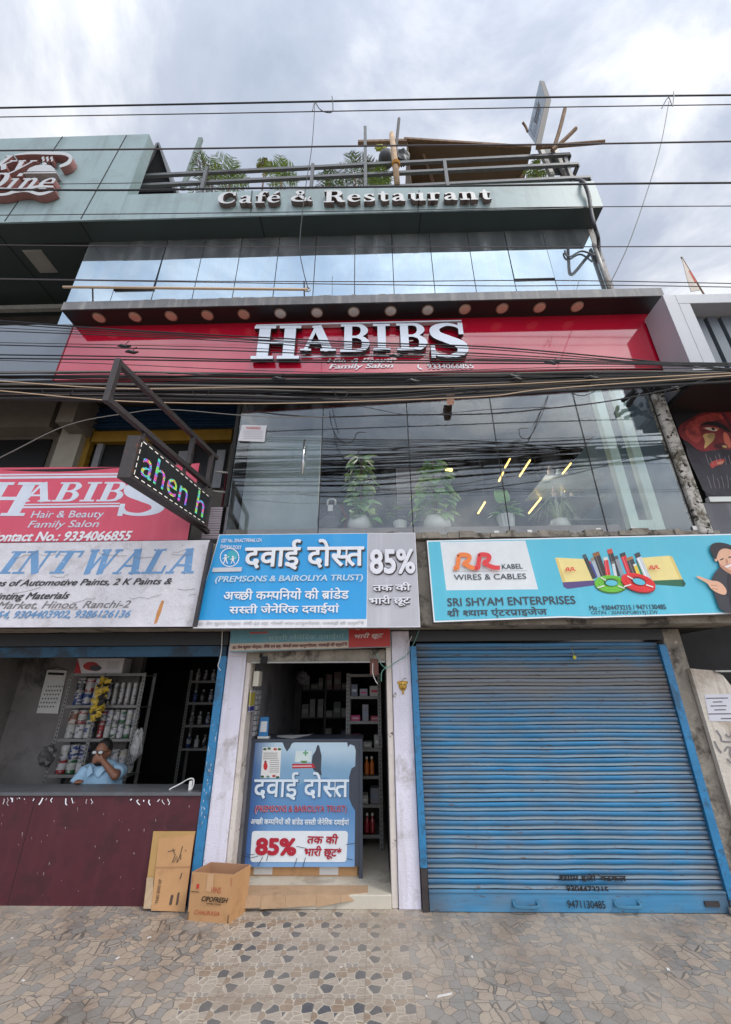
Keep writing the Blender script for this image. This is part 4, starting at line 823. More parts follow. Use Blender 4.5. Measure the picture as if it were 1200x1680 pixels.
# poster of a bearded face on the neighbour's wall (generic painted face)
t = sign('face_poster', 'dark poster of a painted red bearded face, right of the mouldy pillar', [(1098, 668), (1330, 664), (1370, 812), (1160, 816)], -.31, .02, mat('poster_black', L(34, 30, 34), .5, var=.1), m_joint, cat='poster')
xq = lambda pts: [(1080+x*120/775, 630+y*260/1680) for x, y in pts]
def paintm(name, r, g, b): return mat(name, L(r, g, b), .5, var=.3, vs=7, dirt=(L(r*.55, g*.45, b*.55), .8, 5, .5))
R1, R2, R3, YW, BK = paintm('face_red', 138, 44, 48), paintm('face_coral', 182, 72, 64), paintm('face_maroon', 92, 28, 38), paintm('face_ochre', 206, 172, 112), flat(30, 22, 26)
art(t, 'painted_face', [(chaikin(xq(p)), c) for p, c in (([(200, 460), (330, 370), (470, 300), (620, 275), (775, 300), (1000, 300), (1100, 500), (1050, 760), (700, 740), (440, 730), (330, 620), (230, 570)], R1), ([(330, 400), (480, 330), (640, 300), (720, 370), (600, 390), (470, 410), (420, 470), (470, 560), (420, 640), (330, 590), (270, 500)], R2), ([(640, 290), (690, 285), (775, 420), (775, 500), (740, 420)], R3), ([(420, 445), (520, 395), (640, 400), (760, 480), (775, 530), (690, 480), (560, 430)], BK), ([(450, 470), (540, 455), (660, 470), (620, 500), (540, 490)], flat(196, 120, 90)), ([(480, 465), (560, 460), (640, 490), (600, 505), (530, 490)], flat(220, 205, 190)), ([(560, 462), (600, 468), (600, 496), (565, 488)], BK), ([(460, 540), (540, 520), (610, 525), (590, 600), (520, 660), (480, 700), (500, 600)], YW), ([(680, 500), (740, 530), (775, 640), (760, 690), (700, 640)], flat(222, 120, 96)), ([(600, 640), (680, 620), (740, 650), (730, 685), (640, 690), (585, 670)], R3), ([(670, 650), (730, 655), (725, 682), (680, 676)], YW),
 ([(280, 640), (440, 730), (600, 700), (775, 690), (1060, 760), (1000, 1190), (500, 1195), (420, 1000), (320, 800)], paintm('beard_slate', 56, 52, 60)), ([(540, 850), (590, 810), (710, 790), (690, 850), (600, 870), (570, 905)], flat(206, 78, 74)), ([(620, 830), (700, 815), (680, 850), (620, 855)], flat(228, 150, 110)))]
    +[(xq(qq), flat(150, 144, 146)) for k in range(13) for qq in strip_px([(500+k*24+7*math.sin(k*5), 720+(k % 3)*20+(240 if k % 2 else 20)), (520+k*24, 790+(240 if k % 2 else 20)+(k % 4)*12), (540+k*22, 850+(260 if k % 2 else 10))], 5)], -.31, .003)
# salon door notice
t = thing('paper_notice', 'white paper notice taped to the salon glass door', 'notice', P(415, 725, -.36))
MB().prism([P(397, 697, -.275), P(438, 698, -.275), P(434, 725, -.275), P(391, 723, -.275)], (0, .004, 0)).build('sheet', flat(226, 224, 228), t)
letters('WARNING', quad_of((404, 700, 428, 704.5), -.276), flat(214, 120, 120), t, bold=.02, off=.001)
art(t, 'typed_lines', [([(400, y), (432, y), (432, y+.7), (400, y+.7)], flat(190, 180, 190)) for y in (707, 710, 713, 716, 719)], -.276, .001)
# ------------------------------------------------------------------ paint shop
t = thing('shop_counter', 'maroon counter with grey top and white paint splashes at the front of the paint shop', 'counter', (-3.2, .3, 0))
MAR = mat('maroon_laminate', L(80, 30, 40), .45, var=.14, vs=3, dirt=(L(58, 28, 34), .7, 3, .5), streak=(L(100, 52, 58), .22, 9), chips=(L(176, 160, 162), .8, 40, .73))
MB().box(-4.84, -1.668, .0, .05, 0, .808).build('front_panel', MAR, t)
MB().box(-3.262, -3.258, -.0015, .0005, .01, .8).build('joint', m_joint, t)
MB().box(-4.84, -1.668, -.015, .36, .81, .838).build('top', mat('grey_counter_top', L(92, 94, 98), .4, var=.15, vs=6), t, bevel=.004)
rnd = random.Random(11); pol = []
for cx in list(range(8, 40, 5))+[60, 70, 76, 84, 112, 120, 145, 152, 218, 228, 238, 248, 262, 268, 275]:
    x, y = cx+rnd.uniform(-3, 3), 1308+rnd.uniform(0, 4); n = rnd.randint(2, 4); s = []
    for j in range(n): s.append((x, y)); x += rnd.uniform(-3, 3); y += rnd.uniform(2, 5)
    if len(s) > 1: pol += [(q, Wt) for q in strip_px(s, rnd.uniform(.6, 2.2))]
art(t, 'paint_splashes', pol, 0., .003)
pol = []
for k in range(46):
    x, y = rnd.uniform(2, 312), 1312+178*rnd.random()**1.6; l_ = rnd.uniform(.6, 5)*(1 if k % 4 else 2); pol.append(((x, y), (x+rnd.uniform(.5, 1.3), y), (x+rnd.uniform(-.6, .8), y+l_)))
art(t, 'paint_flecks', [(q, flat(186, 172, 174)) for q in pol], 0., .003)
mb = MB()
for k in range(26):
    z = rnd.uniform(.55, 1.45); x = rnd.uniform(-1.655, -1.59); l_ = rnd.uniform(.01, .06); mb.poly([(x, -.0225, z), (x+rnd.uniform(.003, .009), -.0225, z-l_*.2), (x+rnd.uniform(0, .006), -.0225, z-l_)])
tag(mb.build('paint_splashes', flat(206, 210, 214), B), kind='stuff')
RACKM = mat('slotted_angle_steel', L(122, 120, 116), .5, .2, var=.15, vs=10)
def rack(name, label, x0, x1, y0, y1, zs, ztop, ups, parent=None):
    t = thing(name, label, 'rack', ((x0+x1)/2, (y0+y1)/2, 0))
    for ux in ups:
        for yy in (y0, y1-.03):
            mb = MB(); mb.box(ux-.02, ux+.02, yy, yy+.006, .0, ztop, 0); mb.box(ux-.02, ux-.014, yy+.006, yy+.04, .0, ztop, 0)
            if yy == y0:
                z = .1
                while z < ztop-.03: mb.box(ux-.006, ux+.006, yy-.0015, yy-.0005, z, z+.018, 1); z += .042
            mb.build('upright', [RACKM, m_joint], t)
    for z in zs:
        mb = MB(); mb.box(x0, x1, y0+.007, y1, z-.03, z-.024); mb.box(x0, x1, y0+.0065, y0+.012, z-.032, z); mb.build('shelf', RACKM, t)
    return t
ZS = [1.926, 1.556, 1.186, .812, .44]
rack('storage_rack', 'slotted steel rack of paint cans behind the seated man in the paint shop', -3.94, -2.95, 1.0, 1.3, ZS, 1.93, (-3.92, -3.505, -2.97))
rnd = random.Random(5)
ORD = ['leftmost', 'second from left', 'third from left', 'fourth from left', 'fifth from left', 'sixth from left']
CAN = {'red': (176, 52, 58), 'copper': (150, 96, 66), 'teal': (52, 96, 110), 'silver': (206, 204, 198), 'white': (222, 222, 224), 'green': (40, 116, 72), 'grey': (140, 140, 142), 'blue': (46, 72, 138), 'lilac': (176, 178, 214), 'black': (54, 54, 58), 'cream': (214, 206, 186), 'yellow': (206, 170, 60)}
def printed(r, g, b):                  # litho-printed tin: small blocks of darker and lighter ink
    nm_ = 'printed_tin_%d_%d_%d' % (r, g, b)
    if nm_ in MC: return MC[nm_]
    m = mat(nm_, L(r, g, b), .3, var=.1); t_ = m.node_tree; bs_ = t_.nodes['Principled BSDF']; src = bs_.inputs['Base Color'].links[0].from_socket
    pos = nd(t_, 'ShaderNodeNewGeometry').outputs['Position']; mp = nd(t_, 'ShaderNodeMapping', Vector=pos, Scale=(26, 8, 48))
    v = nd(t_, 'ShaderNodeTexVoronoi', _distance='CHEBYCHEV', Vector=mp.outputs[0], Scale=1.); sc_ = nd(t_, 'ShaderNodeSeparateColor', i0=v.outputs['Color'])
    c = mixc(t_, ramp(t_, sc_.outputs[0], [(.0, (0, 0, 0)), (.62, (.7, .7, .7)), (.8, (0, 0, 0))], 'CONSTANT'), src, L(50, 50, 60))
    c = mixc(t_, ramp(t_, sc_.outputs[1], [(.0, (0, 0, 0)), (.75, (.75, .75, .75))], 'CONSTANT'), c, L(190, 186, 178)); t_.links.new(c, bs_.inputs['Base Color']); return m
def can(name, label, cat, x, y, z, r, h, col, group, band=None, bottle=False):
    mb = MB(); c = printed(*[int(q*.8) for q in CAN[col]])
    if bottle: mb.lathe((x, y, z), [(r, 0), (r, h*.62), (r*.45, h*.76), (r*.4, h*.86)], 12, mi=0); mb.lathe((x, y, z), [(r*.5, h*.86), (r*.5, h)], 10, mi=1)
    else: mb.lathe((x, y, z), [(r*.97, 0), (r, .006), (r, h-.012)], 14, mi=0); mb.lathe((x, y, z), [(r*1.03, h-.012), (r*1.03, h-.002), (r*.85, h), (r*.82, h-.006), (0, h-.006)], 14, mi=2)
    if band: mb.lathe((x, y, z), [(r*1.006, h*.25), (r*1.006, h*(.55 if bottle else .72))], 14, mi=1)
    mb.build(name, [c, printed(*[int(q*.8) for q in CAN[band or 'white']]), m_galv], smooth=False, label=label, cat=cat, group=group)
shn = {1.556: 'top', 1.186: 'middle', .812: 'lower'}
for z in (1.556, 1.186, .812):
    cols = {1.556: [['blue', 'blue', 'white'], ['black', 'red', 'white']], 1.186: [['silver', 'white', 'silver'], ['copper', 'red', 'teal']], .812: [['red', 'green', 'grey'], ['white', 'blue', 'lilac']]}[z]
    for row in (0, 1):
        for k in range(3):
            c = cols[row][k]; h = .155 if z > .9 else .15
            can('paint_can', f'{c} paint can, {ORD[k]} in the {"upper" if row else "lower"} row, left bay, {shn[z]} shelf', 'paint can', -3.82+k*.118, 1.1, z+.001+row*(h+.002), .054, h, c, 'paint cans on the slotted rack', rnd.choice(['white', 'silver', 'blue', None]))
for z in (1.556, 1.186):
    cols = [['red', 'silver', 'green', 'white', 'green', 'grey'], ['red', 'lilac', 'grey', 'green', 'white', 'blue']] if z < 1.3 else [['black', 'white', 'silver', 'silver', 'silver', 'silver']]
    for row in range(len(cols)):
        for k in range(6):
            c = cols[row][k]; h = .155 if z < 1.3 else .26
            can('paint_can' if z < 1.3 else 'spray_can', f'{c} {"paint" if z < 1.3 else "spray"} can, {ORD[k]} in {"upper" if row else "lower"} row, right bay, {shn[z]} shelf', 'paint can', -3.44+k*.083, 1.1, z+.001+row*(h+.002), .036 if z < 1.3 else .026, h, c, 'paint cans on the slotted rack', rnd.choice(['white', 'silver', None]))
for z in (.812,):
    for k, c in enumerate(['grey', 'cream', 'silver']):
        can('paint_can', f'{c} paint can behind the man, {ORD[k]}, lower shelf, right bay', 'paint can', -3.2+k*.1, 1.12, z+.001, .045, .24, c, 'paint cans on the slotted rack', 'white')
# dim stock at the back of the shop
rack('storage_rack', 'dim steel rack of bottles along the dark back wall of the paint shop', -2.85, -1.62, 2.1, 2.4, [.95, 1.25, 1.55, 1.85], 2.0, (-2.83, -2.2, -1.64))
for i, z in enumerate((.95, 1.25, 1.55, 1.85)):
    for k in range(9):
        can('bottle', 'small bottle in the dim rows of stock on the dark back rack', 'bottle', -2.76+k*.12, 2.2, z+.001, .032, .15+.03*rnd.random(), rnd.choice(['grey', 'white', 'black', 'silver', 'blue']), 'bottles on the dark back rack', rnd.choice(['white', None]), True)
p = P(160, 1090, 1.05)
t = thing('product_carton', 'white and red product carton lying on top of the paint rack', 'carton', (p.x, 1.15, 1.93))
a, b = P(122, 1103, 1.02), P(205, 1080, 1.02)
MB().box(a.x, b.x, 1.02, 1.2, 1.927, b.z).build('box', flat(208, 204, 206), t)
MB().poly([(a.x+.002, 1.018, 1.93), (a.x+.1, 1.018, 1.93), (a.x+.002, 1.018, b.z-.003)]).build('red_corner', flat(176, 42, 48), t)
art(t, 'picture', [(ellp(150, 1093, 13, 7), flat(176, 52, 56)), (ellp(157, 1096, 10, 5), flat(70, 66, 70)), ([(176, 1085), (196, 1085), (196, 1098), (176, 1098)], flat(188, 188, 190))], 1.02, .003)
t = thing('wall_calendar', 'white wall calendar hanging on the sooty wall left of the paint rack', 'calendar', P(84, 1170, 1.0))
cq = [P(78, 1099, 1.31), P(110, 1100, 1.31), P(95, 1171, 1.30), P(60, 1170, 1.30)]
MB().prism(cq, (0, .005, 0)).build('sheet', flat(216, 214, 210), t)
pol = [([(80, 1103), (106, 1104), (105, 1108), (79, 1107)], m_print)]
for r in range(6):
    for k in range(6):
        x = 79-r*2.9+k*4.6-r*.0; y = 1125+r*6.6; pol.append(([(x, y), (x+1.7, y), (x+1.4, y+2.6), (x-.3, y+2.6)], flat(90, 88, 88)))
art(t, 'printed_dates', pol, 1.30, .003)
MB().tube([P(78, 1099, 1.306), P(95, 1094, 1.306), P(110, 1100, 1.306)], .004, 5).build('hanger', m_joint, t)
# hanging strip of yellow sachets
mb = MB(); rnd = random.Random(8)
for k in range(46):
    y = 1112+k*1.5; x = 172-(y-1112)*.24; c = P(x+rnd.uniform(-8, 8), y+rnd.uniform(-2, 2), .92+rnd.uniform(-.04, .04)); u = Vector((rnd.uniform(.02, .04), rnd.uniform(-.02, .02), rnd.uniform(-.012, .012))); v = Vector((rnd.uniform(-.01, .01), rnd.uniform(-.015, .015), .022))
    mb.add([c-u-v, c+u-v, c+u+v, c-u+v, c+Vector((0, -.008, 0)), c+Vector((0, .006, 0))], [(0, 1, 4), (1, 2, 4), (2, 3, 4), (3, 0, 4), (1, 0, 5), (2, 1, 5), (3, 2, 5), (0, 3, 5)], 0 if rnd.random() < .75 else 1)
mb.tube([P(173, 1106, .92), P(153, 1186, .92)], .003, 5, 1)
mb.build('sachet_strip', [mat('yellow_sachet', L(196, 164, 52), .35, var=.25, vs=20), m_print], label='hanging strip of shiny yellow sachets in front of the paint rack', cat='sachets')
def crumple(name, label, cat, c, r, m, seed):
    mb = MB(); mb.ell(c, r, 14, 9); rnd = random.Random(seed)
    for v in mb.v:
        d = v-Vector(c); v += d*rnd.uniform(-.28, .22)
    return mb.build(name, m, label=label, cat=cat)
m_bag = mat('clear_bag', L(170, 168, 166), .3, var=.3, vs=20)
crumple('plastic_bag', 'crumpled grey plastic bundle hanging at the right upright of the paint rack', 'bag', P(226, 1222, .95), (.07, .06, .16), m_bag, 1)
crumple('plastic_bag', 'dark crumpled bag hanging against the sooty wall below the calendar', 'bag', P(78, 1240, .95), (.09, .07, .11), mat('dark_bag', L(84, 80, 80), .35, var=.3, vs=18), 2)
mb = MB(); mb.tube(catmull([P(300, 1300, .12), P(285, 1302, .1), P(278, 1296, .1), P(296, 1286, .12), P(310, 1278, .1), P(318, 1279, .1), P(316, 1292, .08), P(306, 1302, .06), P(318, 1306, .05)], 6), .006, 6)
q = P(313, 1290, .1); mb.box(q.x-.015, q.x+.015, .09, .13, q.z-.04, q.z+.045)
mb.build('charger_cable', m_white_plastic, label='white charger with a looped cable on the right end of the maroon counter', cat='charger')
# seated man
def remesh(mb, name, m, parent, vox=.008, sm=4):
    o = mb.build(name, m, parent, smooth=True)
    r = o.modifiers.new('remesh', 'REMESH'); r.mode = 'VOXEL'; r.voxel_size = vox; r.use_smooth_shade = True
    s = o.modifiers.new('smooth', 'SMOOTH'); s.factor = .5; s.iterations = sm
    return o
t = thing('person', 'seated man in pale blue shirt and glasses, hand to his face, behind the counter', 'person', (-3.02, .62, 0))
SKIN = mat('brown_skin', L(134, 90, 68), .5, var=.06)
HC = Vector((-3.06, .6, 1.085))
mb = MB()
mb.ell(HC+Vector((0, 0, .02)), (.075, .092, .105)); mb.ell(HC+Vector((0, -.02, -.05)), (.058, .07, .065)); mb.ell(HC+Vector((0, -.098, -.005)), (.014, .018, .022))
for s in (-1, 1): mb.ell(HC+Vector((s*.076, .005, 0)), (.012, .02, .03))
mb.tube([HC+Vector((0, .015, -.07)), HC+Vector((0, .03, -.16))], .05, 12)
mb.ell((-3.03, .66, .78), (.2, .12, .24)); mb.ell((-3.03, .68, .55), (.19, .14, .2))
for s in (-1, 1): mb.ell((-3.03+s*.16, .65, .9), (.075, .07, .07))
EL, WR = Vector((-2.81, .5, .885)), Vector((-2.985, .515, 1.02))
mb.tube([Vector((-2.87, .63, .91)), EL], [.055, .042], 12); mb.tube([EL, WR], [.042, .028], 12); mb.ell(EL, (.043, .043, .043))
mb.ell(WR+Vector((-.035, -.01, .02)), (.045, .022, .036))
for k in range(4):
    b = WR+Vector((-.055-.004*k, -.012, .044-.02*k)); mb.tube(catmull([b, b+Vector((-.03, -.012, .006)), b+Vector((-.055+.006*abs(k-1), .006, .004))], 4), [.0095]*9, 7)
mb.tube([WR+Vector((-.02, -.01, .045)), WR+Vector((-.035, .0, .075)), WR+Vector((-.05, .012, .09))], [.011, .01, .008], 7)
mb.tube([Vector((-3.21, .63, .92)), Vector((-3.27, .52, .72)), Vector((-3.12, .38, .85))], [.055, .045, .03], 12); mb.ell((-3.09, .34, .86), (.05, .04, .018))
mb.tube([(-3.12, .62, .45), (-3.14, .3, .46), (-3.14, .28, .06)], [.085, .07, .045], 12); mb.tube([(-2.94, .62, .45), (-2.92, .3, .46), (-2.92, .28, .06)], [.085, .07, .045], 12)
for x in (-3.14, -2.92): mb.ell((x, .22, .04), (.045, .12, .038))
remesh(mb, 'body', SKIN, t, .0075)
mb = MB()
mb.ell((-3.03, .66, .78), (.225, .145, .25)); mb.ell((-3.03, .67, .58), (.215, .16, .2))
for s in (-1, 1): mb.ell((-3.03+s*.165, .65, .9), (.092, .088, .082))
mb.tube([Vector((-2.88, .635, .915)), Vector((-2.835, .56, .9))], [.08, .075], 12); mb.tube([Vector((-3.2, .63, .92)), Vector((-3.255, .55, .79))], [.08, .074], 12)
remesh(mb, 'shirt', mat('pale_blue_shirt', L(150, 184, 208), .8, var=.06, vs=14, bump=.3, bs=20), t, .011)
mb = MB()
for s in (-1, 1): mb.prism([Vector((-3.05+s*.012, .5, .915)), Vector((-3.05+s*.075, .535, .985)), Vector((-3.05+s*.098, .53, .935)), Vector((-3.05+s*.06, .495, .87))], (0, .012, 0))
mb.build('collar', mat('pale_blue_collar', L(158, 190, 212), .8, var=.04), t)
mb = MB(); mb.ell(HC+Vector((0, .02, .055)), (.083, .088, .09)); remesh(mb, 'hair', mat('black_hair', L(34, 30, 30), .6, var=.1), t, .01)
mb = MB(); mb.ell(HC+Vector((0, -.03, -.088)), (.05, .058, .034)); remesh(mb, 'beard', MC['black_hair'], t, .008)
mb = MB()
for s in (-1, 1):
    c = HC+Vector((s*.034, -.1, .02)); ring_ = [c+Vector((math.cos(a)*.028, 0, math.sin(a)*.018)) for a in [2*math.pi*k/14 for k in range(15)]]
    mb.tube(ring_, .003, 5, 0); mb.poly(ring_[:-1], 1); mb.tube([c+Vector((s*.028, 0, .003)), HC+Vector((s*.08, 0, .02))], .003, 5, 0)
mb.tube([HC+Vector((-.008, -.1, .024)), HC+Vector((.008, -.1, .024))], .003, 5, 0)
mb.build('glasses', [m_joint, mat('lens', L(200, 206, 208), .08, .6, var=0)], t)
mb = MB(); mb.box(-3.24, -2.82, .45, .85, .4, .44)
for x in (-3.21, -2.85):
    for y in (.48, .82): mb.box(x-.02, x+.02, y-.02, y+.02, 0, .4)
mb.build('stool', m_wood, label='low wooden stool under the seated man behind the counter', cat='stool')
# ------------------------------------------------------------------ pharmacy
FR = mat('slate_frame', L(62, 68, 80), .45, var=.12)
t = thing('display_counter', 'dark framed pharmacy counter with a torn blue Hindi poster on its front', 'counter', (-.74, .5, .1))
zt_ = 1.245
mb = MB(); mb.box(-1.307, -.165, .302, .72, .2, 1.225); mb.build('cabinet', m_dark, t)
mb = MB(); mb.box(-1.309, -.148, .28, .74, 1.226, 1.25); mb.build('top', FR, t)
for xx in (-1.308, -.182): MB().box(xx, xx+.035, .285, .31, .1 if xx > -1 else .102, 1.225).build('leg', FR, t)
MB().box(-1.27, -.185, .29, .301, .19, 1.225).build('backing_board', FR, t)
def postm():
    m = bpy.data.materials.new('poster_blue'); m.use_nodes = True; tt = m.node_tree; b = tt.nodes['Principled BSDF']; b.inputs['Roughness'].default_value = .3
    pos = nd(tt, 'ShaderNodeNewGeometry').outputs['Position']; sp = nd(tt, 'ShaderNodeSeparateXYZ', i0=pos)
    n = nd(tt, 'ShaderNodeTexNoise', Vector=pos, Scale=2.6, Detail=5.)
    # printed design: pale sky at the head, mid blue below, deep blue down the left margin
    c = ramp(tt, mth(tt, 'ADD', sp.outputs[2], mth(tt, 'MULTIPLY', n.outputs[0], .25)), [(.25, L(132, 172, 214)), (.75, L(92, 142, 192)), (.98, L(104, 150, 190)), (1.0, L(130, 170, 200))])
    c2 = nd(tt, 'ShaderNodeMapRange', i0=mth(tt, 'ADD', sp.outputs[2], mth(tt, 'MULTIPLY', n.outputs[0], .2)), i1=1.06, i2=1.25, i3=0., i4=1.); c = mixc(tt, c2.outputs[0], c, L(190, 214, 228))
    c3 = nd(tt, 'ShaderNodeMapRange', i0=mth(tt, 'ADD', sp.outputs[0], mth(tt, 'MULTIPLY', n.outputs[0], .1)), i1=-1.26, i2=-1.02, i3=1., i4=0.); c = mixc(tt, c3.outputs[0], c, L(44, 86, 150))
    tt.links.new(c, b.inputs['Base Color']); return m
YP = .288
art(t, 'poster', [([(415.5, 1218.5), (464, 1218), (467, 1226), (471, 1233), (476, 1227), (479, 1220), (483, 1218), (570, 1218), (571, 1226), (575, 1221), (582, 1224), (584, 1232), (583, 1257), (577, 1261), (573, 1275), (573, 1310), (578, 1322), (583, 1330), (582, 1422), (398.5, 1422.5)], postm())], YP, .0005)
art(t, 'torn_hole', [([(521, 1222), (524, 1223), (528, 1240), (527, 1262), (528, 1272), (522, 1270), (514, 1262), (512, 1250), (513, 1240), (518, 1232)], FR)], YP, .002)
art(t, 'notice', [([(431.5, 1226), (462, 1226), (459.5, 1276), (428, 1276.5)], flat(232, 230, 226)), (ellp(436, 1257, 3.4, 6.5), flat(206, 44, 48)), (ellp(436, 1250, 2, 2.4), flat(150, 30, 36))]
    +[([(433-k*.3, 1235+k*3.1), (456-k*.3 if k < 3 else 458, 1235+k*3.1), (456, 1236+k*3.1), (433-k*.3, 1236+k*3.1)] if k < 4 else [(443, 1235+k*3.1), (459-k*.1, 1235+k*3.1), (459-k*.1, 1235.8+k*3.1), (443, 1235.8+k*3.1)], flat(120, 118, 116)) for k in range(11)]
    +[(ellp(x, y, 3, 2), flat(*c)) for x, y, c in ((435, 1229, (60, 96, 60)), (442, 1228, (76, 120, 70)), (452, 1229, (186, 70, 60)), (459, 1229, (60, 100, 60)), (431, 1274, (60, 96, 60)), (440, 1274, (120, 150, 140)), (450, 1273, (180, 76, 60)), (456, 1275, (60, 96, 60)))], YP, .003)
art(t, 'emblem', [([(486, 1232), (512, 1232), (511, 1250), (484, 1250)], flat(212, 226, 224)), ([(500.5, 1231), (503, 1231), (503, 1234), (506, 1234), (506, 1236.5), (503, 1236.5), (503, 1240), (500.5, 1240), (500.5, 1236.5), (497.5, 1236.5), (497.5, 1234), (500.5, 1234)], flat(96, 160, 116)), ([(493, 1248), (505, 1248), (503, 1251.5), (496, 1251.5)], flat(96, 140, 70)), ([(480, 1253), (515, 1253), (518, 1259.5), (480, 1260.5)], flat(190, 40, 50)), ([(480.5, 1256), (512, 1255.5), (512, 1257.5), (480.5, 1258)], flat(226, 190, 190))], YP, .004)
DB, CR = flat(60, 96, 140), flat(176, 30, 52)
q = quad_of((417.5, 1266, 573, 1312), YP, 0)
letters('दवाई दोस~त', [p+Vector((.006, 0, -.006)) for p in q], DB, t, bold=.024, off=.0035); letters('दवाई दोस~त', q, flat(222, 234, 242), t, bold=.018, off=.0105)
q = quad_of((419, 1321, 569, 1335), YP, 0)
letters('(PREMSONS & BAIROLIYA TRUST)', q, flat(236, 220, 228), t, bold=.026, off=.0035); letters('(PREMSONS & BAIROLIYA TRUST)', q, CR, t, bold=.006, off=.0105)
letters('अच~छी कम~पिनयों की ब^ांडेड सस~ती जेनेिरक दवाईयां', quad_of((412, 1341, 573, 1354), YP, 1), flat(226, 234, 240), t, bold=.026, off=.004)
def rrect(x0, y0, x1, y1, r, lean=0):
    o = []
    for cx, cy, a in ((x1-r, y0+r, -90), (x1-r, y1-r, 0), (x0+r, y1-r, 90), (x0+r, y0+r, 180)):
        for k in range(5): an = math.radians(a+k*22.5); o.append((cx+r*math.cos(an)+lean*((y1-cy)/(y1-y0)), cy+r*math.sin(an)))
    return o
art(t, 'white_panel', [(rrect(411, 1363, 568.5, 1414, 5, 3), flat(224, 230, 234))], YP, .0045)
letters('85%', quad_of((420, 1374, 487, 1403), YP, 1), CR, t, bold=.05, off=.007)
letters('तक की', quad_of((505, 1367, 556, 1384), YP, 1), CR, t, bold=.026, shear=.15, off=.007); letters('भारी छूट*', quad_of((500, 1387, 561, 1409), YP, 1), CR, t, bold=.026, shear=.15, off=.007)
cr = []
for s in ([(397, 1403), (412, 1407), (424, 1404)], [(424, 1420), (432, 1405)], [(438, 1412), (441, 1400)], [(483, 1423), (488, 1407)], [(497, 1423), (502, 1406)], [(487, 1388), (502, 1391)], [(568, 1385), (583, 1383)], [(569, 1408), (579, 1410)], [(404, 1399), (410, 1402), (418, 1401)]): cr += [(q, flat(40, 52, 74)) for q in strip_px(s, .9)]
art(t, 'creases', cr, YP, .009)
mb = MB(); mb.box(-1.28, -.2, .34, .66, .101, .19, 0)
for px in (432, 540): p = P(px, 1429, .34); mb.box(p.x-.09, p.x+.09, .336, .339, .11, .185, 1)
mb.build('carton', [m_card, flat(206, 202, 198)], label='long brown carton with white labels pushed under the pharmacy counter', cat='carton')
t = thing('payment_stand', 'small blue payment stand with a white card on the pharmacy counter', 'stand', P(433, 1213, .36))
a, b = P(424, 1206, .36), P(440, 1180, .36)
MB().hexa([(a.x, .36, 1.27), (b.x+.012, .36, 1.27), (b.x+.012, .372, 1.27), (a.x, .372, 1.27)], [(a.x, .39, b.z+.02), (b.x, .39, b.z+.02), (b.x, .402, b.z+.02), (a.x, .402, b.z+.02)]).build('panel', flat(44, 120, 176), t)
MB().hexa([(a.x+.015, .3585, 1.31), (b.x-.005, .3585, 1.31), (b.x-.005, .36, 1.31), (a.x+.015, .36, 1.31)], [(a.x+.012, .383, 1.41), (b.x-.012, .383, 1.41), (b.x-.012, .386, 1.41), (a.x+.012, .386, 1.41)]).build('card', flat(214, 216, 218), t)
MB().box(a.x-.0, b.x+.03, .335, .4, 1.251, 1.27).build('base', m_white_plastic, t)
mb = MB(); mb.add([PZ(455, 1209, 1.2525), PZ(505, 1207, 1.256), (-.72, .62, 1.262), (-1.12, .6, 1.254), PZ(480, 1212, 1.2535)], [(0, 4, 1, 2, 3)]); mb.build('paper_sheet', flat(206, 206, 208), label='loose white paper sheet lying on the pharmacy counter top', cat='paper')
ZP = [1.645, 1.368, 1.076, .798, .52, .238]
rack('medicine_rack', 'grey steel rack of medicine boxes at the right side of the pharmacy', -.37, .06, 1.0, 1.3, [1.9]+ZP, 1.91, (-.35, .04))
PCOL = [(196, 194, 190), (150, 150, 156), (206, 60, 120), (214, 212, 206), (120, 130, 150), (170, 166, 160), (196, 70, 90), (186, 188, 200)]
rnd = random.Random(21); nm = ['pale', 'grey', 'pink', 'white', 'slate', 'beige', 'rose', 'lilac']
for i, z in enumerate(ZP):
    x = -.31; k = 0
    while x < -.02:
        wd = rnd.uniform(.07, .12); h = rnd.uniform(.06, .17); c = rnd.randrange(8)
        if i == 1: c = [2, 1, 6][k % 3]; h = [.06, .18, .05][k % 3]
        if i not in (3, 5):
            mb = MB(); mb.box(x, x+wd, 1.03, 1.2, z+.001, z+h, 0); mb.box(x+wd*.15, x+wd*.85, 1.0285, 1.0295, z+h*.35, z+h*.6, 1)
            mb.build('medicine_box', [flat(*[int(q*.85) for q in PCOL[c]]), flat(*PCOL[(c+3) % 8])], label=f'{nm[c]} medicine box, {ORD[k]} on the {["top", "second", "third", "fourth", "fifth", "lowest"][i]} shelf of the pharmacy rack', cat='box', group='boxes on the medicine rack')
        else:
            col = [(206, 110, 40), (150, 36, 44)][i == 5]
            for q in range(2):
                mb = MB(); mb.lathe((x+.03+q*.06, 1.08, z+.001), [(.026, 0), (.028, .01), (.028, .11), (.012, .14), (.011, .16)], 12, mi=0); mb.lathe((x+.03+q*.06, 1.08, z+.001), [(.014, .16), (.014, .185), (0, .186)], 10, mi=1)
                mb.build('syrup_bottle', [flat(*col, .2), m_white_plastic], label=f'{"orange" if i == 3 else "dark red"} syrup bottle with white cap on the pharmacy rack', cat='bottle', group='orange syrup bottles' if i == 3 else 'dark red syrup bottles')
            wd = .13
        x += wd+.03; k += 1
mb = MB(); mb.box(-1.308, -1.2, 2.6, 2.64, .1, 2.0)
for z in (.5, .9, 1.3, 1.7): mb.box(-1.2, -.4, 2.5, 2.8, z, z+.02)
for x in (-1.2, -.8, -.4): mb.box(x-.015, x+.015, 2.5, 2.8, .1, 1.95)
mb.build('display_rack', m_rust, label='dark rack of dim boxes at the back of the pharmacy', cat='rack')
rnd = random.Random(77)
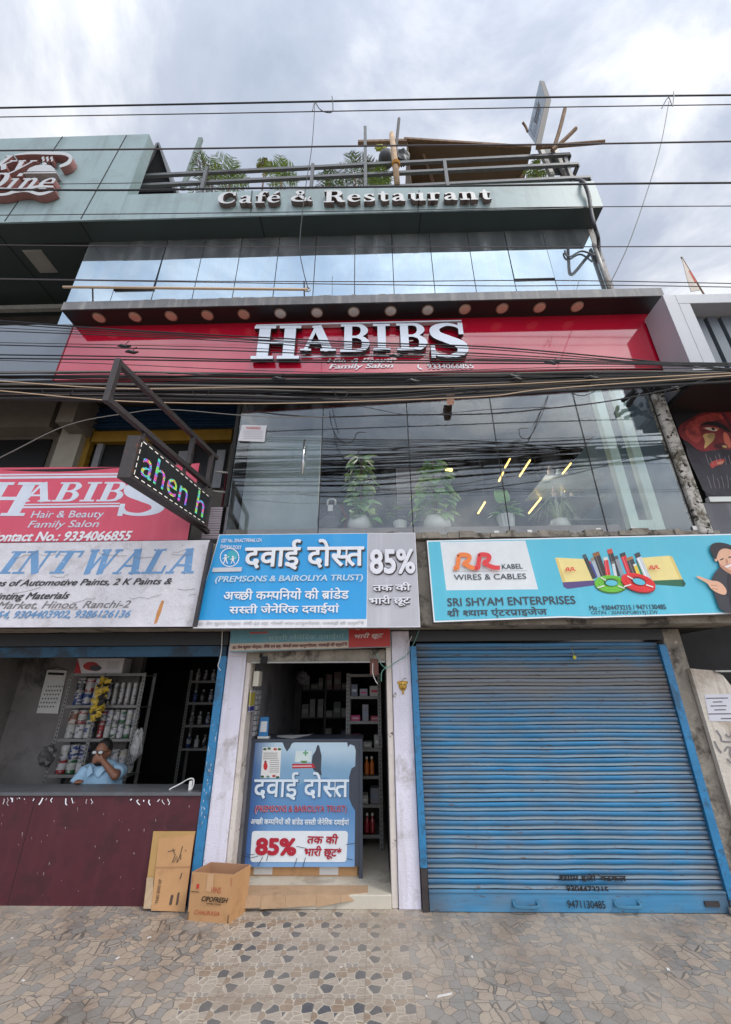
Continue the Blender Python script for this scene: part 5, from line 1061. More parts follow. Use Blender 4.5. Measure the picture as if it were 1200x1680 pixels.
for z in (.52, .92, 1.32, 1.72):
    for k in range(6):
        c = rnd.choice([(120, 116, 110), (90, 96, 110), (130, 100, 96), (104, 112, 100), (140, 136, 128)]); x = -1.17+k*.125; h = rnd.uniform(.08, .26); wd = rnd.uniform(.07, .115)
        mb = MB(); mb.box(x, x+wd, 2.52, 2.68, z+.001, z+h, 0); mb.box(x+wd*.1, x+wd*.9, 2.5185, 2.5195, z+h*.3, z+h*.6, 1)
        mb.build('medicine_box', [flat(*c), flat(150, 146, 140)], label='dim medicine box on the dark rack at the back of the pharmacy', cat='box', group='dim boxes on the back rack')
crumple('light_fitting', 'dim round grey lamp hanging in the dark pharmacy', 'lamp', P(498, 1112, 1.8), (.09, .09, .08), m_greywall, 5)
# fittings on the left reveal of the pharmacy
MB().box(-1.309, -1.245, .09, .22, P(410, 1126, .1).z, P(410, 1101, .1).z).build('meter_box', flat(206, 200, 184), bevel=.006, label='small cream electric box on the left reveal of the pharmacy', cat='meter box')
a, b = P(407, 1168, .1), P(409, 1133, .1)
mb = MB(); mb.box(-1.309, -1.296, .03, .2, a.z, b.z, 0); mb.box(-1.295, -1.2945, .04, .19, a.z+.06, b.z-.015, 1); mb.box(-1.295, -1.2945, .04, .19, a.z+.012, a.z+.052, 2)
mb.box(-1.3085, -1.2965, .028, .0295, a.z+.06, b.z-.015, 1); mb.box(-1.3085, -1.2965, .028, .0295, a.z+.01, a.z+.052, 2)
mb.build('notice_board', [flat(190, 190, 200), flat(176, 164, 70), flat(40, 44, 120)], label='narrow yellow and blue notice board on the left reveal of the pharmacy', cat='notice')
mb = MB(); rnd = random.Random(9)
for k in range(9):
    z = 1.72-k*.05
    for y in (.27, .35): mb.box(-1.309, -1.29+rnd.uniform(0, .012), y, y+.06, z-.04, z)
mb.build('hanging_packets', flat(150, 150, 152), label='strips of small grey packets hanging inside the left side of the pharmacy', cat='packets')
mb = MB(); p = P(433, 1082, -.01); mb.box(p.x-.03, p.x+.04, -.03, -.002, p.z-.04, p.z+.03); mb.box(p.x-.045, p.x-.02, -.025, -.003, p.z+.02, p.z+.06); mb.build('lock_bracket', m_joint, label='black lock bracket under the left end of the pharmacy lintel', cat='bracket')
mb = MB(); p = P(615, 1086, 0); mb.box(p.x-.05, p.x+.04, -.02, .03, p.z-.13, p.z+.03); mb.build('junction_box', mat('terracotta_box', L(110, 72, 62), .7), bevel=.008, label='reddish brown junction box under the right end of the pharmacy lintel', cat='junction box')
GCB = mat('green_cable', L(110, 170, 150), .5, var=0)
for nm_, pts, m, lb in (('wire', [(688, 1034), (678, 1058), (668, 1074), (650, 1086), (636, 1095), (626, 1090), (618, 1072)], GCB, 'thin green wire drooping across the right pharmacy pillar'), ('wire', [(676, 1044), (668, 1062), (667, 1084), (669, 1100), (668, 1112)], m_white_plastic, 'short white wire hanging down the right pharmacy pillar'), ('wire', [(612, 1088), (612, 1104), (616, 1116), (620, 1122)], m_white_plastic, 'short pale wire hanging from the junction box into the pharmacy'), ('wire', [(636, 1094), (627, 1102), (626, 1118)], GCB, 'short green wire end hanging by the right pharmacy jamb'), ('wire', [(365, 1036), (364, 1062), (361, 1082), (358, 1092), (362, 1100)], m_white_plastic, 'white wire hanging at the top of the blue door frame')):
    MB().tube(catmull([P(x, y, -.065) for x, y in pts], 6), .0042, 5).build(nm_, m, label=lb, cat='wire')
p = P(661, 1125, -.04)
t = thing('lucky_mask', 'small golden face plaque fixed high on the right pharmacy pillar', 'plaque', p)
mb = MB(); mb.ell((p.x, -.045, p.z), (.042, .018, .05), 14, 8); mb.ell((p.x, -.062, p.z-.005), (.008, .012, .014)); mb.ell((p.x, -.056, p.z-.062), (.01, .006, .022))
for s in (-1, 1): mb.ell((p.x+s*.038, -.045, p.z+.03), (.016, .01, .016))
mb.build('face', mat('gold_plastic', L(190, 150, 60), .4, .4, var=.2, vs=30), t, smooth=True)
mb = MB()
for s in (-1, 1): mb.ell((p.x+s*.016, -.062, p.z+.012), (.008, .004, .006))
mb.tube([(p.x-.018, -.062, p.z-.024), (p.x, -.065, p.z-.03), (p.x+.018, -.062, p.z-.024)], .003, 5); mb.build('painted_eyes_and_mouth', m_print, t)
p = P(940, 1079, -.06); mb = MB(); mb.ell((p.x, -.1, p.z), (.018, .018, .02), 12, 8); mb.tube([(p.x, -.1, p.z+.02), (p.x, -.08, p.z+.09)], .0015, 4); mb.build('lemon', mat('lemon_yellow', L(208, 196, 70), .5, var=.1), smooth=True, label='small yellow lemon hung on a thread near the top of the blue shutter', cat='lemon')
p = PZ(731, 1494, 0); mb = MB(); mb.hexa([(p.x-.05, p.y-.03, .004), (p.x+.05, p.y-.02, .004), (p.x+.045, p.y+.03, .004), (p.x-.05, p.y+.03, .004)], [(p.x-.04, p.y-.02, .03), (p.x+.048, p.y-.01, .045), (p.x+.04, p.y+.025, .04), (p.x-.045, p.y+.025, .035)]); mb.build('white_packet', m_white_plastic, bevel=.004, label='small white packet lying at the lower left corner of the blue shutter', cat='packet')
t = thing('padlock', 'old padlock on the hasp at the lower right corner of the blue shutter', 'padlock', (2.93, -.1, 0))
MB().box(2.9, 2.97, -.13, -.092, .002, .055).build('body', m_galv, t, bevel=.008)
MB().tube(catmull([(2.915, -.11, .05), (2.915, -.11, .085), (2.935, -.11, .1), (2.955, -.11, .085), (2.955, -.11, .05)], 5), .006, 6).build('shackle', m_rust, t)
# cartons on the pavement
t = thing('open_carton', 'open brown carton with black brand print standing on the pavement by the white pillar', 'carton', (-1.37, -.2, 0))
fl, fr, br, h = PZ(307, 1510, 0), PZ(376, 1516, 0), PZ(404, 1495, 0), .315
bl = fl+(br-fr); up = Vector((0, 0, h)); th = .006
cs = [fl, fr, br, bl]; cen = sum(cs, Vector())/4; inn = [c+(cen-c).normalized()*.011 for c in cs]; flare = [(c-cen).normalized()*.008 for c in cs]
for i in range(4):
    j = (i+1) % 4; mb = MB()
    mb.add([cs[i], cs[j], cs[j]+up+flare[j], cs[i]+up+flare[i], inn[i], inn[j], inn[j]+up+flare[j], inn[i]+up+flare[i]], [(0, 1, 2, 3)], 0); mb.add([cs[i], cs[j], cs[j]+up+flare[j], cs[i]+up+flare[i], inn[i], inn[j], inn[j]+up+flare[j], inn[i]+up+flare[i]], [(5, 4, 7, 6), (3, 2, 6, 7), (0, 4, 5, 1), (1, 5, 6, 2), (4, 0, 3, 7)], 1)
    mb.build('side_panel', [m_card, m_cardd], t)
MB().prism([c+(cen-c)*.12+Vector((0, 0, .006)) for c in cs], (0, 0, .004)).build('base', m_cardd, t)
fd = (fr-fl).normalized(); fn = Vector((fd.y, -fd.x, 0)); wdt = (fr-fl).length
def bq(u0, u1, v0, v1, o=.002): return [fl+fd*wdt*u+up*v+fn*(o+.008*v) for u, v in ((u0, v0), (u1, v0), (u1, v1), (u0, v1))]
letters('CIPOFRESH', bq(.3, .93, .415, .52), m_print, t, bold=.018, shear=.25, off=.001, n=fn)
letters('DISTRIBUTOR INC.', bq(.42, .78, .36, .39), flat(110, 80, 60), t, bold=.01, shear=.2, off=.001, n=fn)
letters('CHAURASIA', bq(.16, .76, .14, .23), mat('red_marker', L(176, 78, 52), .7), t, bold=.0, shear=.2, off=.001, n=fn)
letters('VINS', bq(.5, .74, .6, .72), MC['red_marker'], t, bold=.0, shear=.2, off=.001, n=fn)
mb = MB(); mb.poly(bq(.38, .54, .62, .995, .0022)); mb.build('tape', m_tape, t)
mb = MB(); mb.poly(bq(.14, .2, .66, .76, .0022), 0)
for k in range(9):
    for u in (.005, .955): v = .02+k*.034 if k < 5 else .55+k*.045; mb.poly([p for p in bq(u, u+.03, v, v+.018, .0021)], 1 if k < 5 else 2)
mb.poly(bq(.02, .22, .585, .6, .002), 1); mb.build('print_marks', [flat(196, 50, 50), m_print, flat(170, 84, 60)], t)
t = thing('flattened_carton', 'flattened brown carton leaning against the maroon counter beside the blue frame', 'carton', (-1.86, -.02, 0))
def lean(px, py, k): return P(px, py, -.055*k-.012)
MB().hexa([lean(235, 1490, 1.1), lean(300, 1493, 1.1), lean(321, 1364, 0), lean(252, 1364, 0)], [v+Vector((0, .008, 0)) for v in (lean(235, 1490, 1.1), lean(300, 1493, 1.1), lean(321, 1364, 0), lean(252, 1364, 0))]).build('back_sheet', mat('yellow_cardboard', L(176, 140, 88), .85, var=.1), t)
MB().hexa([P(248, 1494, -.1), P(303, 1496, -.1), P(319, 1370, -.02), P(261, 1376, -.02)], [v+Vector((0, .006, 0)) for v in (P(248, 1494, -.1), P(303, 1496, -.1), P(319, 1370, -.02), P(261, 1376, -.02))]).build('front_sheet', m_card, t)
MB().hexa([P(236, 1491, -.09), P(250, 1491, -.09), P(252, 1440, -.07), P(241, 1440, -.07)], [v+Vector((0, .004, 0)) for v in (P(236, 1491, -.09), P(250, 1491, -.09), P(252, 1440, -.07), P(241, 1440, -.07))]).build('torn_flap', mat('grey_cardboard', L(182, 158, 128), .85, var=.2, vs=20), t)
def lq(x, y): k = (y-1370)/126; return P(x, y, -.023-.08*k)+Vector((0, -.003, 0))
mb = MB()
for s in ([(284, 1392), (288, 1403), (283, 1415)], [(300, 1388), (297, 1400), (292, 1414)], [(276, 1397), (288, 1394)], [(286, 1414), (291, 1404), (291, 1415)], [(297, 1402), (297, 1410)], [(306, 1396), (304, 1394)]): 
    for qd in strip_px(s, 1.1): mb.poly([lq(*p) for p in qd])
for x, y, w_, h_ in ((289, 1464, 3, 20), (278, 1468, 4, 16), (295, 1432, 1.4, 10)): mb.poly([lq(x+3.2, y), lq(x+w_+3.2, y), lq(x+w_, y+h_), lq(x, y+h_)])
mb.build('print_marks', flat(78, 62, 52), t)
letters('THIS SIDE UP', [lq(260, 1482), lq(266, 1442), lq(261.5, 1442), lq(255.5, 1482)], flat(98, 78, 62), t, bold=.01, off=.001)
MB().poly([lq(255, 1422), lq(312, 1421), lq(312, 1422.2), lq(255, 1423.2)]).build('crease', m_cardd, t)
a = [PZ(384, 1468, .103), PZ(403, 1456, .104), PZ(605, 1453, .104), PZ(604, 1462, .103), PZ(565, 1464, .103)]
mb = MB(); e0 = [(384, 1470), (430, 1469), (470, 1468), (520, 1466), (560, 1467), (604, 1463)]
for i in range(5):
    (xa, ya), (xb, yb) = e0[i], e0[i+1]; A_, B_ = PZ(xa, ya, .104), PZ(xb, yb, .104); A2, B2 = PZ(xa+(10 if i == 0 else 0), 1452.5, .104), PZ(xb, 1452, .104)
    mb.add([A_, B_, B2, A2], [(0, 1, 2, 3)]); dz = .072+.006*(i % 2)
    mb.add([A_+Vector((0, -.012, 0)), B_+Vector((-.0015, -.012, 0)), B_+Vector((-.002, -.024, -dz+(.03 if i > 2 else 0))), A_+Vector((.001, -.026, -dz-.004+(.03 if i > 3 else 0))), A_, B_], [(0, 1, 2, 3), (0, 4, 5, 1)])
mb.build('cardboard_sheet', mat('trodden_cardboard', L(172, 142, 112), .9, var=.12, vs=6, dirt=(L(120, 92, 66), .6, 3, .56)), label='trodden brown cardboard sheet folded over the pharmacy doorstep', cat='cardboard')
rnd = random.Random(31)
for i, (px, py) in enumerate(((20, 1540), (193, 1573), (215, 1608), (245, 1539), (730, 1634), (700, 1636), (775, 1571), (1097, 1592), (560, 1588), (38, 1610))):
    p = PZ(px, py, 0); a = rnd.random()*3; s = rnd.uniform(.008, .018); l_ = .055 if i == 4 else s; d = Vector((math.cos(a) if i != 4 else .95, math.sin(a) if i != 4 else .3, 0)); n = Vector((-d.y, d.x, 0))
    mb = MB(); mb.prism([p-d*l_-n*s*.4+Vector((0, 0, .002)), p+d*l_*.8-n*s*.5+Vector((0, 0, .002)), p+d*l_+n*s*.4+Vector((0, 0, .002)), p-d*l_*.7+n*s*.5+Vector((0, 0, .002))], (0, 0, .004))
    mb.build('paper_scrap', flat(216, 212, 208), label='longer white paper strip on the pavement in front of the shutter' if i == 4 else 'tiny white paper scrap on the tiled pavement', cat='litter', group=None if i == 4 else 'paper scraps on the pavement')
# weathered board at the far right
t = thing('weathered_board', 'weathered whitish board with pasted paper notice and scrawled paint at the right edge', 'board', (3.6, -.1, 0))
WB = mat('peeling_whitewash', L(206, 198, 186), .85, var=.12, vs=4, streak=(L(112, 84, 58), .75, 9), dirt=(L(150, 130, 110), .6, 3, .56), bump=.4)
YB = -.12; xl = P(1133, 1098, YB).x
mb = MB(); mb.prism([(xl, YB, 0), (xl+1.6, YB, 0), (xl+1.6, YB, 1.7), (xl+.36, YB, 1.72), (xl+.3, YB, 1.84), (xl+.22, YB, 1.885), (xl, YB, 1.905)], (0, .05, 0)); mb.build('board', WB, t)
lq2 = lambda x, y: (1080+x*120/504, 1080+y*400/1680)
art(t, 'pasted_notice', [([lq2(318, 250), lq2(640, 240), lq2(690, 438), lq2(352, 432)], flat(204, 204, 212))]+[([lq2(a_, b_), lq2(c_, b_-2), lq2(c_, b_+6), lq2(a_, b_+8)], flat(96, 90, 96)) for a_, b_, c_ in ((330, 272, 480), (375, 298, 440), (360, 325, 470), (385, 352, 465), (345, 380, 520), (430, 412, 560))], YB, .003)
art(t, 'scrawled_paint', [(qd, flat(126, 122, 124)) for s in ([(400, 495), (430, 540), (440, 570), (500, 575)], [(385, 570), (410, 620), (435, 650)], [(455, 640), (475, 610), (500, 620), (490, 650), (510, 690)], [(460, 520), (480, 540), (510, 520)], [(470, 690), (500, 720), (520, 700)]) for qd in strip_px([lq2(*p) for p in catmull(s, 5)], 2.6)], YB, .003)
a = P(1172, 1102, YB-.01); MB().box(a.x, a.x+1.5, YB-.03, YB+.02, a.z-.004, a.z+.012).build('metal_strip', m_galv, t)
# ------------------------------------------------------------------ awning downlights
m_rim, m_lens = mat('lamp_rim', L(150, 128, 112), .4), mat('lamp_lens', L(206, 178, 160), .3, var=.1, vs=30); m_lensw = mat('lamp_lens_pale', L(214, 212, 208), .3, var=.08, vs=30)
a, b = PZ(161, 519, 6.2), PZ(949, 500, 6.2)
for k in range(14):
    x = a.x+(b.x-a.x)*k/13; t = thing('downlight', 'round flush downlight in the row along the black underside of the awning', 'downlight', (x, -.755, 6.205), 'downlights under the black awning')
    MB().lathe((x, -.755, 6.2045), [(.078, 0), (.078, -.008), (.066, -.01)], 22).build('rim', m_rim, t); MB().lathe((x, -.755, 6.1955), [(.066, 0), (.06, -.004), (0, -.005)], 22).build('lens', m_lensw if 5 <= k <= 9 else m_lens, t)
# loose rod lying above the awning
a, b = P(104, 471, -.95), P(505, 475, -.95)
t = thing('bamboo_rod', 'long pale rod fixed on brackets in front of the mirrored cafe windows', 'rod', (a+b)/2)
MB().tube([a, b], .016, 8).build('rod', m_cabt, t, smooth=True)
mb = MB(); mb.tube([b+Vector((.035*math.cos(k), .0, .035*math.sin(k))) for k in [2*math.pi*i/14 for i in range(15)]], .009, 6); mb.build('end_ring', m_galv, t)
for x in (-3.6, -.85): MB().tube([(x, -.95, a.z-.0), (x, -.87, 6.36)], .01, 6).build('bracket', m_rust, t)
# ceiling lamps of the two balconies
p = PZ(67, 429, 8.445); t = thing('ceiling_light', 'square flush ceiling light in the dark green soffit at the left', 'ceiling light', p)
MB().box(p.x-.16, p.x+.16, p.y-.2, p.y+.2, 8.438, 8.449).build('frame', m_galv, t); MB().box(p.x-.14, p.x+.14, p.y-.18, p.y+.18, 8.434, 8.4375).build('diffuser', mat('grey_diffuser', L(150, 148, 144), .4), t)
EMW = mat('warm_lamp', L(255, 226, 190), .4, var=0, emit=1.6)
for px, py in ((312, 434), (783, 427)):
    p = P(px, py, .45); t = thing('ceiling_light', ('left' if px < 500 else 'right')+' lit warm panel light glowing behind the mirrored cafe glass', 'ceiling light', p)
    MB().box(p.x-.09, p.x+.09, .36, .54, p.z+.004, p.z+.02).build('frame', m_galv, t); MB().box(p.x-.085, p.x+.085, .365, .535, p.z-.002, p.z+.0035).build('diffuser', EMW, t)
# ------------------------------------------------------------------ plants in the salon window
def leaf(mb, base, d, n, ln, wd, mi=0, fold=.25):
    d = d.normalized(); s = d.cross(n); s = s.normalized() if s.length > 1e-4 else d.orthogonal().normalized(); n = s.cross(d)
    pr = [(0, 0), (.25, .46), (.55, .42), (.82, .2), (1, 0)]
    mid = [base+d*ln*u-n*ln*.22*u*u for u, _ in pr]; lf = [base+d*ln*u+s*wd*v+n*wd*fold*v-n*ln*.22*u*u for u, v in pr[1:-1]]; rt = [base+d*ln*u-s*wd*v+n*wd*fold*v-n*ln*.22*u*u for u, v in pr[1:-1]]
    mb.add(mid+lf+rt, [(0, 1, 5), (1, 2, 6, 5), (2, 3, 7, 6), (3, 4, 7), (0, 8, 1), (1, 8, 9, 2), (2, 9, 10, 3), (3, 10, 4)], mi)
SZ = P(700, 874, -.02).z
bx('inner_sill', mat('sill_wood', L(150, 140, 132), .6), (-1.7, 2.78, -.21, .24, 3.263, SZ-.002))
def salon_pot(px, Y, r, h, label, ribbed=False):
    p = P(px, 868, Y); t = thing('potted_plant', label, 'potted plant', (p.x, Y, SZ))
    mb = MB()
    if ribbed:
        mb.lathe((p.x, Y, SZ), [(r*.72, 0), (r, h), (r*.92, h), (r*.9, h-.03), (0, h-.03)], 28)
        for i, v in enumerate(mb.v):
            if i % 2: d = Vector((v.x-p.x, v.y-Y, 0)); v -= d*.07
    else: mb.lathe((p.x, Y, SZ), [(r*.6, 0), (r*.92, h*.22), (r, h*.5), (r*.93, h*.8), (r*.78, h*.93), (r*.84, h), (r*.72, h), (r*.7, h-.03), (0, h-.03)], 26)
    mb.build('pot', m_pot, t, smooth=not ribbed); return t, Vector((p.x, Y, SZ+h-.02))
def pothos(t, top, H, spread, n, seed, ms, lsz=.1):
    rnd = random.Random(seed); mb = MB(); st = MB()
    st.tube([top-Vector((0, 0, .03)), top+Vector((0, 0, H))], [.025, .018], 7); st.build('moss_pole', m_wood, t)
    for k in range(n):
        u = rnd.random(); a = rnd.uniform(0, 6.28); z = H*u; rr = spread*(1-.65*u)*rnd.uniform(.35, 1)
        b = top+Vector((math.cos(a)*rr, math.sin(a)*rr*.6, z)); d = Vector((math.cos(a), math.sin(a)*.8, rnd.uniform(-.9, .25))); nn = Vector((math.cos(a)*.5, math.sin(a)*.5-.5, .7))
        leaf(mb, b, d, nn, lsz*rnd.uniform(.6, 1.15), lsz*rnd.uniform(.75, 1.1), rnd.randrange(len(ms)))
    mb.build('leaves', ms, t)
Lp = [mat('pothos_pale', L(176, 214, 150), .4, var=.25, vs=9), mat('pothos_mid', L(140, 190, 110), .4, var=.25, vs=9), mat('pothos_lime', L(180, 206, 118), .4, var=.25, vs=9)]
t, tp = salon_pot(590, .0, .15, .2, 'tall pothos in a round white pot beside the backpack, behind the salon glass'); pothos(t, tp+Vector((.02, 0, 0)), .9, .17, 90, 1, Lp, .17)
t, tp = salon_pot(657, -.05, .085, .13, 'small leafy plant in a pale ribbed pot before the slatted screen', True)
rnd = random.Random(2); mb = MB()
for k in range(12): a = rnd.uniform(0, 6.28); leaf(mb, tp+Vector((math.cos(a)*.05, math.sin(a)*.04, rnd.uniform(.02, .22))), Vector((math.cos(a), math.sin(a), .2)), Vector((0, -.5, 1)), .13, .1, rnd.randrange(2))
mb.build('leaves', [Lp[0], Lp[2]], t)
t, tp = salon_pot(718, .02, .17, .2, 'largest bushy pothos in a wide white pot near the middle of the salon window'); pothos(t, tp, .82, .27, 115, 3, Lp, .18)
t, tp = salon_pot(833, -.05, .11, .19, 'broad leaved green plant in a white ribbed pot in the salon window', True)
rnd = random.Random(4); mb = MB()
for k in range(20): a = rnd.uniform(0, 6.28); leaf(mb, tp+Vector((math.cos(a)*.06, math.sin(a)*.04, rnd.uniform(.02, .2))), Vector((math.cos(a), math.sin(a), rnd.uniform(-.3, .8))), Vector((0, -.6, .8)), .17, .13, rnd.randrange(2))
for k in range(5): leaf(mb, tp+Vector((.02*k-.05, 0, .18)), Vector((-.15+.08*k, -.1, 1)), Vector((0, -1, .2)), .2, .09, 1)
mb.build('leaves', [Lp[0], Lp[1]], t)
t, tp = salon_pot(920, .0, .12, .14, 'spider plant with long arching striped leaves in the salon window')
rnd = random.Random(6); mb = MB()
for k in range(60):
    a = rnd.uniform(0, 6.28); ln = rnd.uniform(.2, .4); h = rnd.uniform(.1, .32); p0 = tp; p1 = tp+Vector((math.cos(a)*ln*.5, math.sin(a)*ln*.35, h)); p2 = tp+Vector((math.cos(a)*ln, math.sin(a)*ln*.6, h*rnd.uniform(-.2, .6))); s = Vector((-math.sin(a), math.cos(a), 0))*.009; pts = catmull([p0, p1, p2], 5)
    pts = [Vector(q) for q in pts]; n = len(pts); mb.add([q+s*(1-i/n) for i, q in enumerate(pts)]+[q-s*(1-i/n) for i, q in enumerate(pts)], [(i, i+1, n+i+1, n+i) for i in range(n-1)], k % 2)
mb.build('leaves', [m_leafp, mat('cream_leaf', L(206, 216, 186), .5)], t)
p = P(543, 862, 0.02); t = thing('backpack', 'dark grey backpack standing behind the salon glass beside the first pothos pot', 'backpack', (p.x, .02, SZ))
mb = MB(); mb.ell((p.x, .03, SZ+.2), (.17, .1, .2), 16, 10); mb.build('bag_body', mat('backpack_cloth', L(74, 74, 80), .8, var=.2, vs=10), t, smooth=True)
mb = MB(); mb.ell((p.x, -.06, SZ+.12), (.13, .05, .1), 14, 8); mb.build('front_pocket', mat('backpack_pocket', L(92, 92, 98), .8), t, smooth=True)
MB().tube(catmull([(p.x-.05, .03, SZ+.4), (p.x-.04, .03, SZ+.47), (p.x+.04, .03, SZ+.47), (p.x+.05, .03, SZ+.4)], 5), .012, 6).build('handle', m_pot, t)
MB().box(p.x-.03, p.x+.03, -.085, -.08, SZ+.27, SZ+.35).build('patch', m_white_plastic, t)
MB().tube([(p.x+.17, 0, SZ+.02), (p.x+.19, -.02, SZ+.2), (p.x+.12, 0, SZ+.38)], .014, 6).build('strap', mat('red_strap', L(130, 70, 66), .8), t)
YT = mat('yellow_tube_light', L(255, 214, 120), .4, var=0, emit=3.)
for i, (xa, ya, xb, yb) in enumerate(((837, 753, 829, 767), (870, 755, 853, 781), (826, 775, 819, 789), (937, 760, 905, 800), (943, 785, 922, 811), (889, 816, 868, 842), (796, 824, 785, 842))):
    a, b = P(xa, ya, 1.5), P(xb, yb, 1.2); t = thing('tube_pendant', 'slim glowing yellow tube light hung at a slant inside the salon', 'pendant light', (a+b)/2, 'slanted yellow tube lights in the salon')
    MB().tube([a, b], .013, 8).build('tube', YT, t); MB().tube([a, Vector((a.x, a.y, 5.31))], .002, 4).build('cord', m_cabg, t)
p = P(737, 772, 1.4); t = thing('globe_lamp', 'small glowing yellow disc lamp inside the salon above the bushy plant', 'pendant light', p)
MB().lathe(p, [(.06, 0), (.062, .012), (.03, .03), (0, .032)], 16).build('shade', YT, t); MB().tube([p+Vector((0, 0, .03)), Vector((p.x, p.y, 5.31))], .003, 4).build('cord', m_joint, t)
for i, (x, y, e) in enumerate(((-.2, .9, 14), (1.3, .9, 14), (2.6, .9, 10))):   # fill lamps added beside the lit pendants to brighten the salon plants
    ll = bpy.data.lights.new('salon_fill_light', 'POINT'); ll.energy = e; ll.color = (1, .93, .8); ll.shadow_soft_size = .25
    lo = bpy.data.objects.new('salon_fill_light', ll); COL.objects.link(lo); lo.location = (x, y, 4.6)
t = thing('salon_shelf', 'faint glass shelves with bottles beside the mint steel posts in the salon', 'shelf', (2.8, 1.2, SZ))
for z in (3.5, 3.85, 4.2, 4.55):
    MB().box(2.5, 3.3, .7, 1.6, z, z+.015).build('shelf', mat('pale_shelf', L(178, 190, 192), .3), t)
    for k in range(4): MB().lathe((2.62+k*.17, .8+.1*k, z+.016), [(.04, 0), (.042, .12), (.02, .16), (.018, .19), (0, .19)], 10).build('bottle', [flat(206, 190, 180), flat(150, 160, 160)][k % 2], t)
# ------------------------------------------------------------------ roof terrace
zt3 = P(938, 254, -.45).z; zm = P(946, 270, -.45).z; zl3 = P(957, 292, -.45).z
t = thing('terrace_railing', 'grey steel railing with three rails along the edge of the roof terrace', 'railing', (0, -.42, zf1))
for z, px in ((zt3, 938), (zm, 946), (zl3, 957)):
    x = P(px, 262, -.45).x; mb = MB(); mb.beam((-4.2, -.32, z), (x, -.45, z), .05, .06); mb.beam((x, -.45, z), (x, .9, z), .05, .06); mb.build('rail', m_steel, t)
for px in (336, 512, 600, 733, 938):
    x = P(px, 290, -.43).x; MB().beam((x, -.42, zf1-.02), (x, -.42, zt3 if px != 600 else P(600, 209, -.42).z), .055, .05).build('post', m_steel, t)
def palm(name, label, px, py, Y, h, nf, fl, ms, seed, group=None, drop=.5):
    fl *= .74; rnd = random.Random(seed); b = P(px, py+6, Y); base = Vector((b.x, Y, zf1-.05)); t = thing(name, label, 'plant', base, group); top = b
    MB().tube([base, base*.5+top*.5+Vector((.02, 0, 0)), top], [.022, .018, .014], 6).build('stem', m_wood, t); mb = MB()
    for k in range(nf):
        a = 6.28*k/nf+rnd.uniform(-.3, .3); up_ = rnd.uniform(.3, 1.1); ln = fl*rnd.uniform(.75, 1.15); hd = Vector((math.cos(a), math.sin(a), 0)); pts = []
        for i in range(9): u = i/8; pts.append(top+hd*ln*u*(.95-.2*up_)+Vector((0, 0, ln*(up_*u-drop*(1+.4*up_)*u*u))))
        mb.tube(pts, .005, 4)
        for i in range(1, 9):
            d = (pts[i]-pts[i-1]).normalized(); s = d.cross(Vector((0, 0, 1))).normalized()
            for sg in (-1, 1):
                for q in (0, .5)[:1 if i % 2 else 2]:
                    w_ = pts[i-1]*(1-q)+pts[i]*q; l2 = ln*.42*math.sin(.35+2.5*(i+q)/9.5); e = w_+(s*sg*.8+d*.7+Vector((0, 0, rnd.uniform(-.25, .1))))*l2; o = d*.0075
                    mb.add([w_-o, w_+o, w_*.4+e*.6+o, e, w_*.4+e*.6-o], [(0, 1, 2, 3, 4)], rnd.randrange(len(ms)))
    mb.build('crown', ms, t)
palm('palm', 'bronze leaved palm at the left of the roof terrace beside the leaning steel post', 338, 287, -.1, 1, 11, .55, [m_leafr, m_leaf], 1)
palm('palm', 'fullest green areca palm on the terrace, above the letter C', 378, 290, -.15, 1, 13, .62, [m_leaf, m_leafy], 2)
palm('palm', 'small spiky palm head on a thin stem between the two left palms and the ampersand', 435, 268, -.05, 1, 9, .28, [m_leafr, m_leafy], 3)
palm('palm', 'upright green palm above the letters f and é', 463, 283, -.1, 1, 12, .5, [m_leaf, m_leafy], 4)
palm('palm', 'sparse low palm peeping over the middle of the terrace fascia', 540, 296, -.1, 1, 9, .42, [m_leaf, m_leafr], 5)
palm('palm', 'tall thin palm just left of the upright terrace post', 583, 282, -.1, 1, 10, .6, [m_leaf, m_leafr], 6)
palm('palm', 'reddish palm just right of the upright terrace post', 613, 282, -.05, 1, 10, .5, [m_leafr, m_leaf], 7)
palm('palm', 'low bright green palm at the foot of the wooden terrace pole', 625, 300, -.2, 1, 12, .4, [m_leafy, m_leaf], 8)
palm('palm', 'short yellow green plant at the right end of the terrace below the tall board', 880, 282, -.2, 1, 12, .36, [m_leafy, m_leaf], 9)
rnd = random.Random(12)
t = thing('hedge_plant', 'low leafy plants growing along the foot of the terrace railing', 'plant', (-.9, -.1, zf1-.1)); mb = MB()
for k in range(190):
    x = rnd.choice([rnd.uniform(-3.3, -1.6), rnd.uniform(-1.0, 1.5)]); b = Vector((x, rnd.uniform(-.3, .0), zf1-.05+rnd.uniform(0, .34)*rnd.random())); leaf(mb, b, Vector((rnd.uniform(-1, 1), rnd.uniform(-.5, .5), rnd.uniform(.2, 1.3))), Vector((rnd.uniform(-1, 1), -1, .3)), rnd.uniform(.1, .24), .035, rnd.randrange(3))
mb.build('leaves', [m_leaf, m_leafy, m_leafr], t)
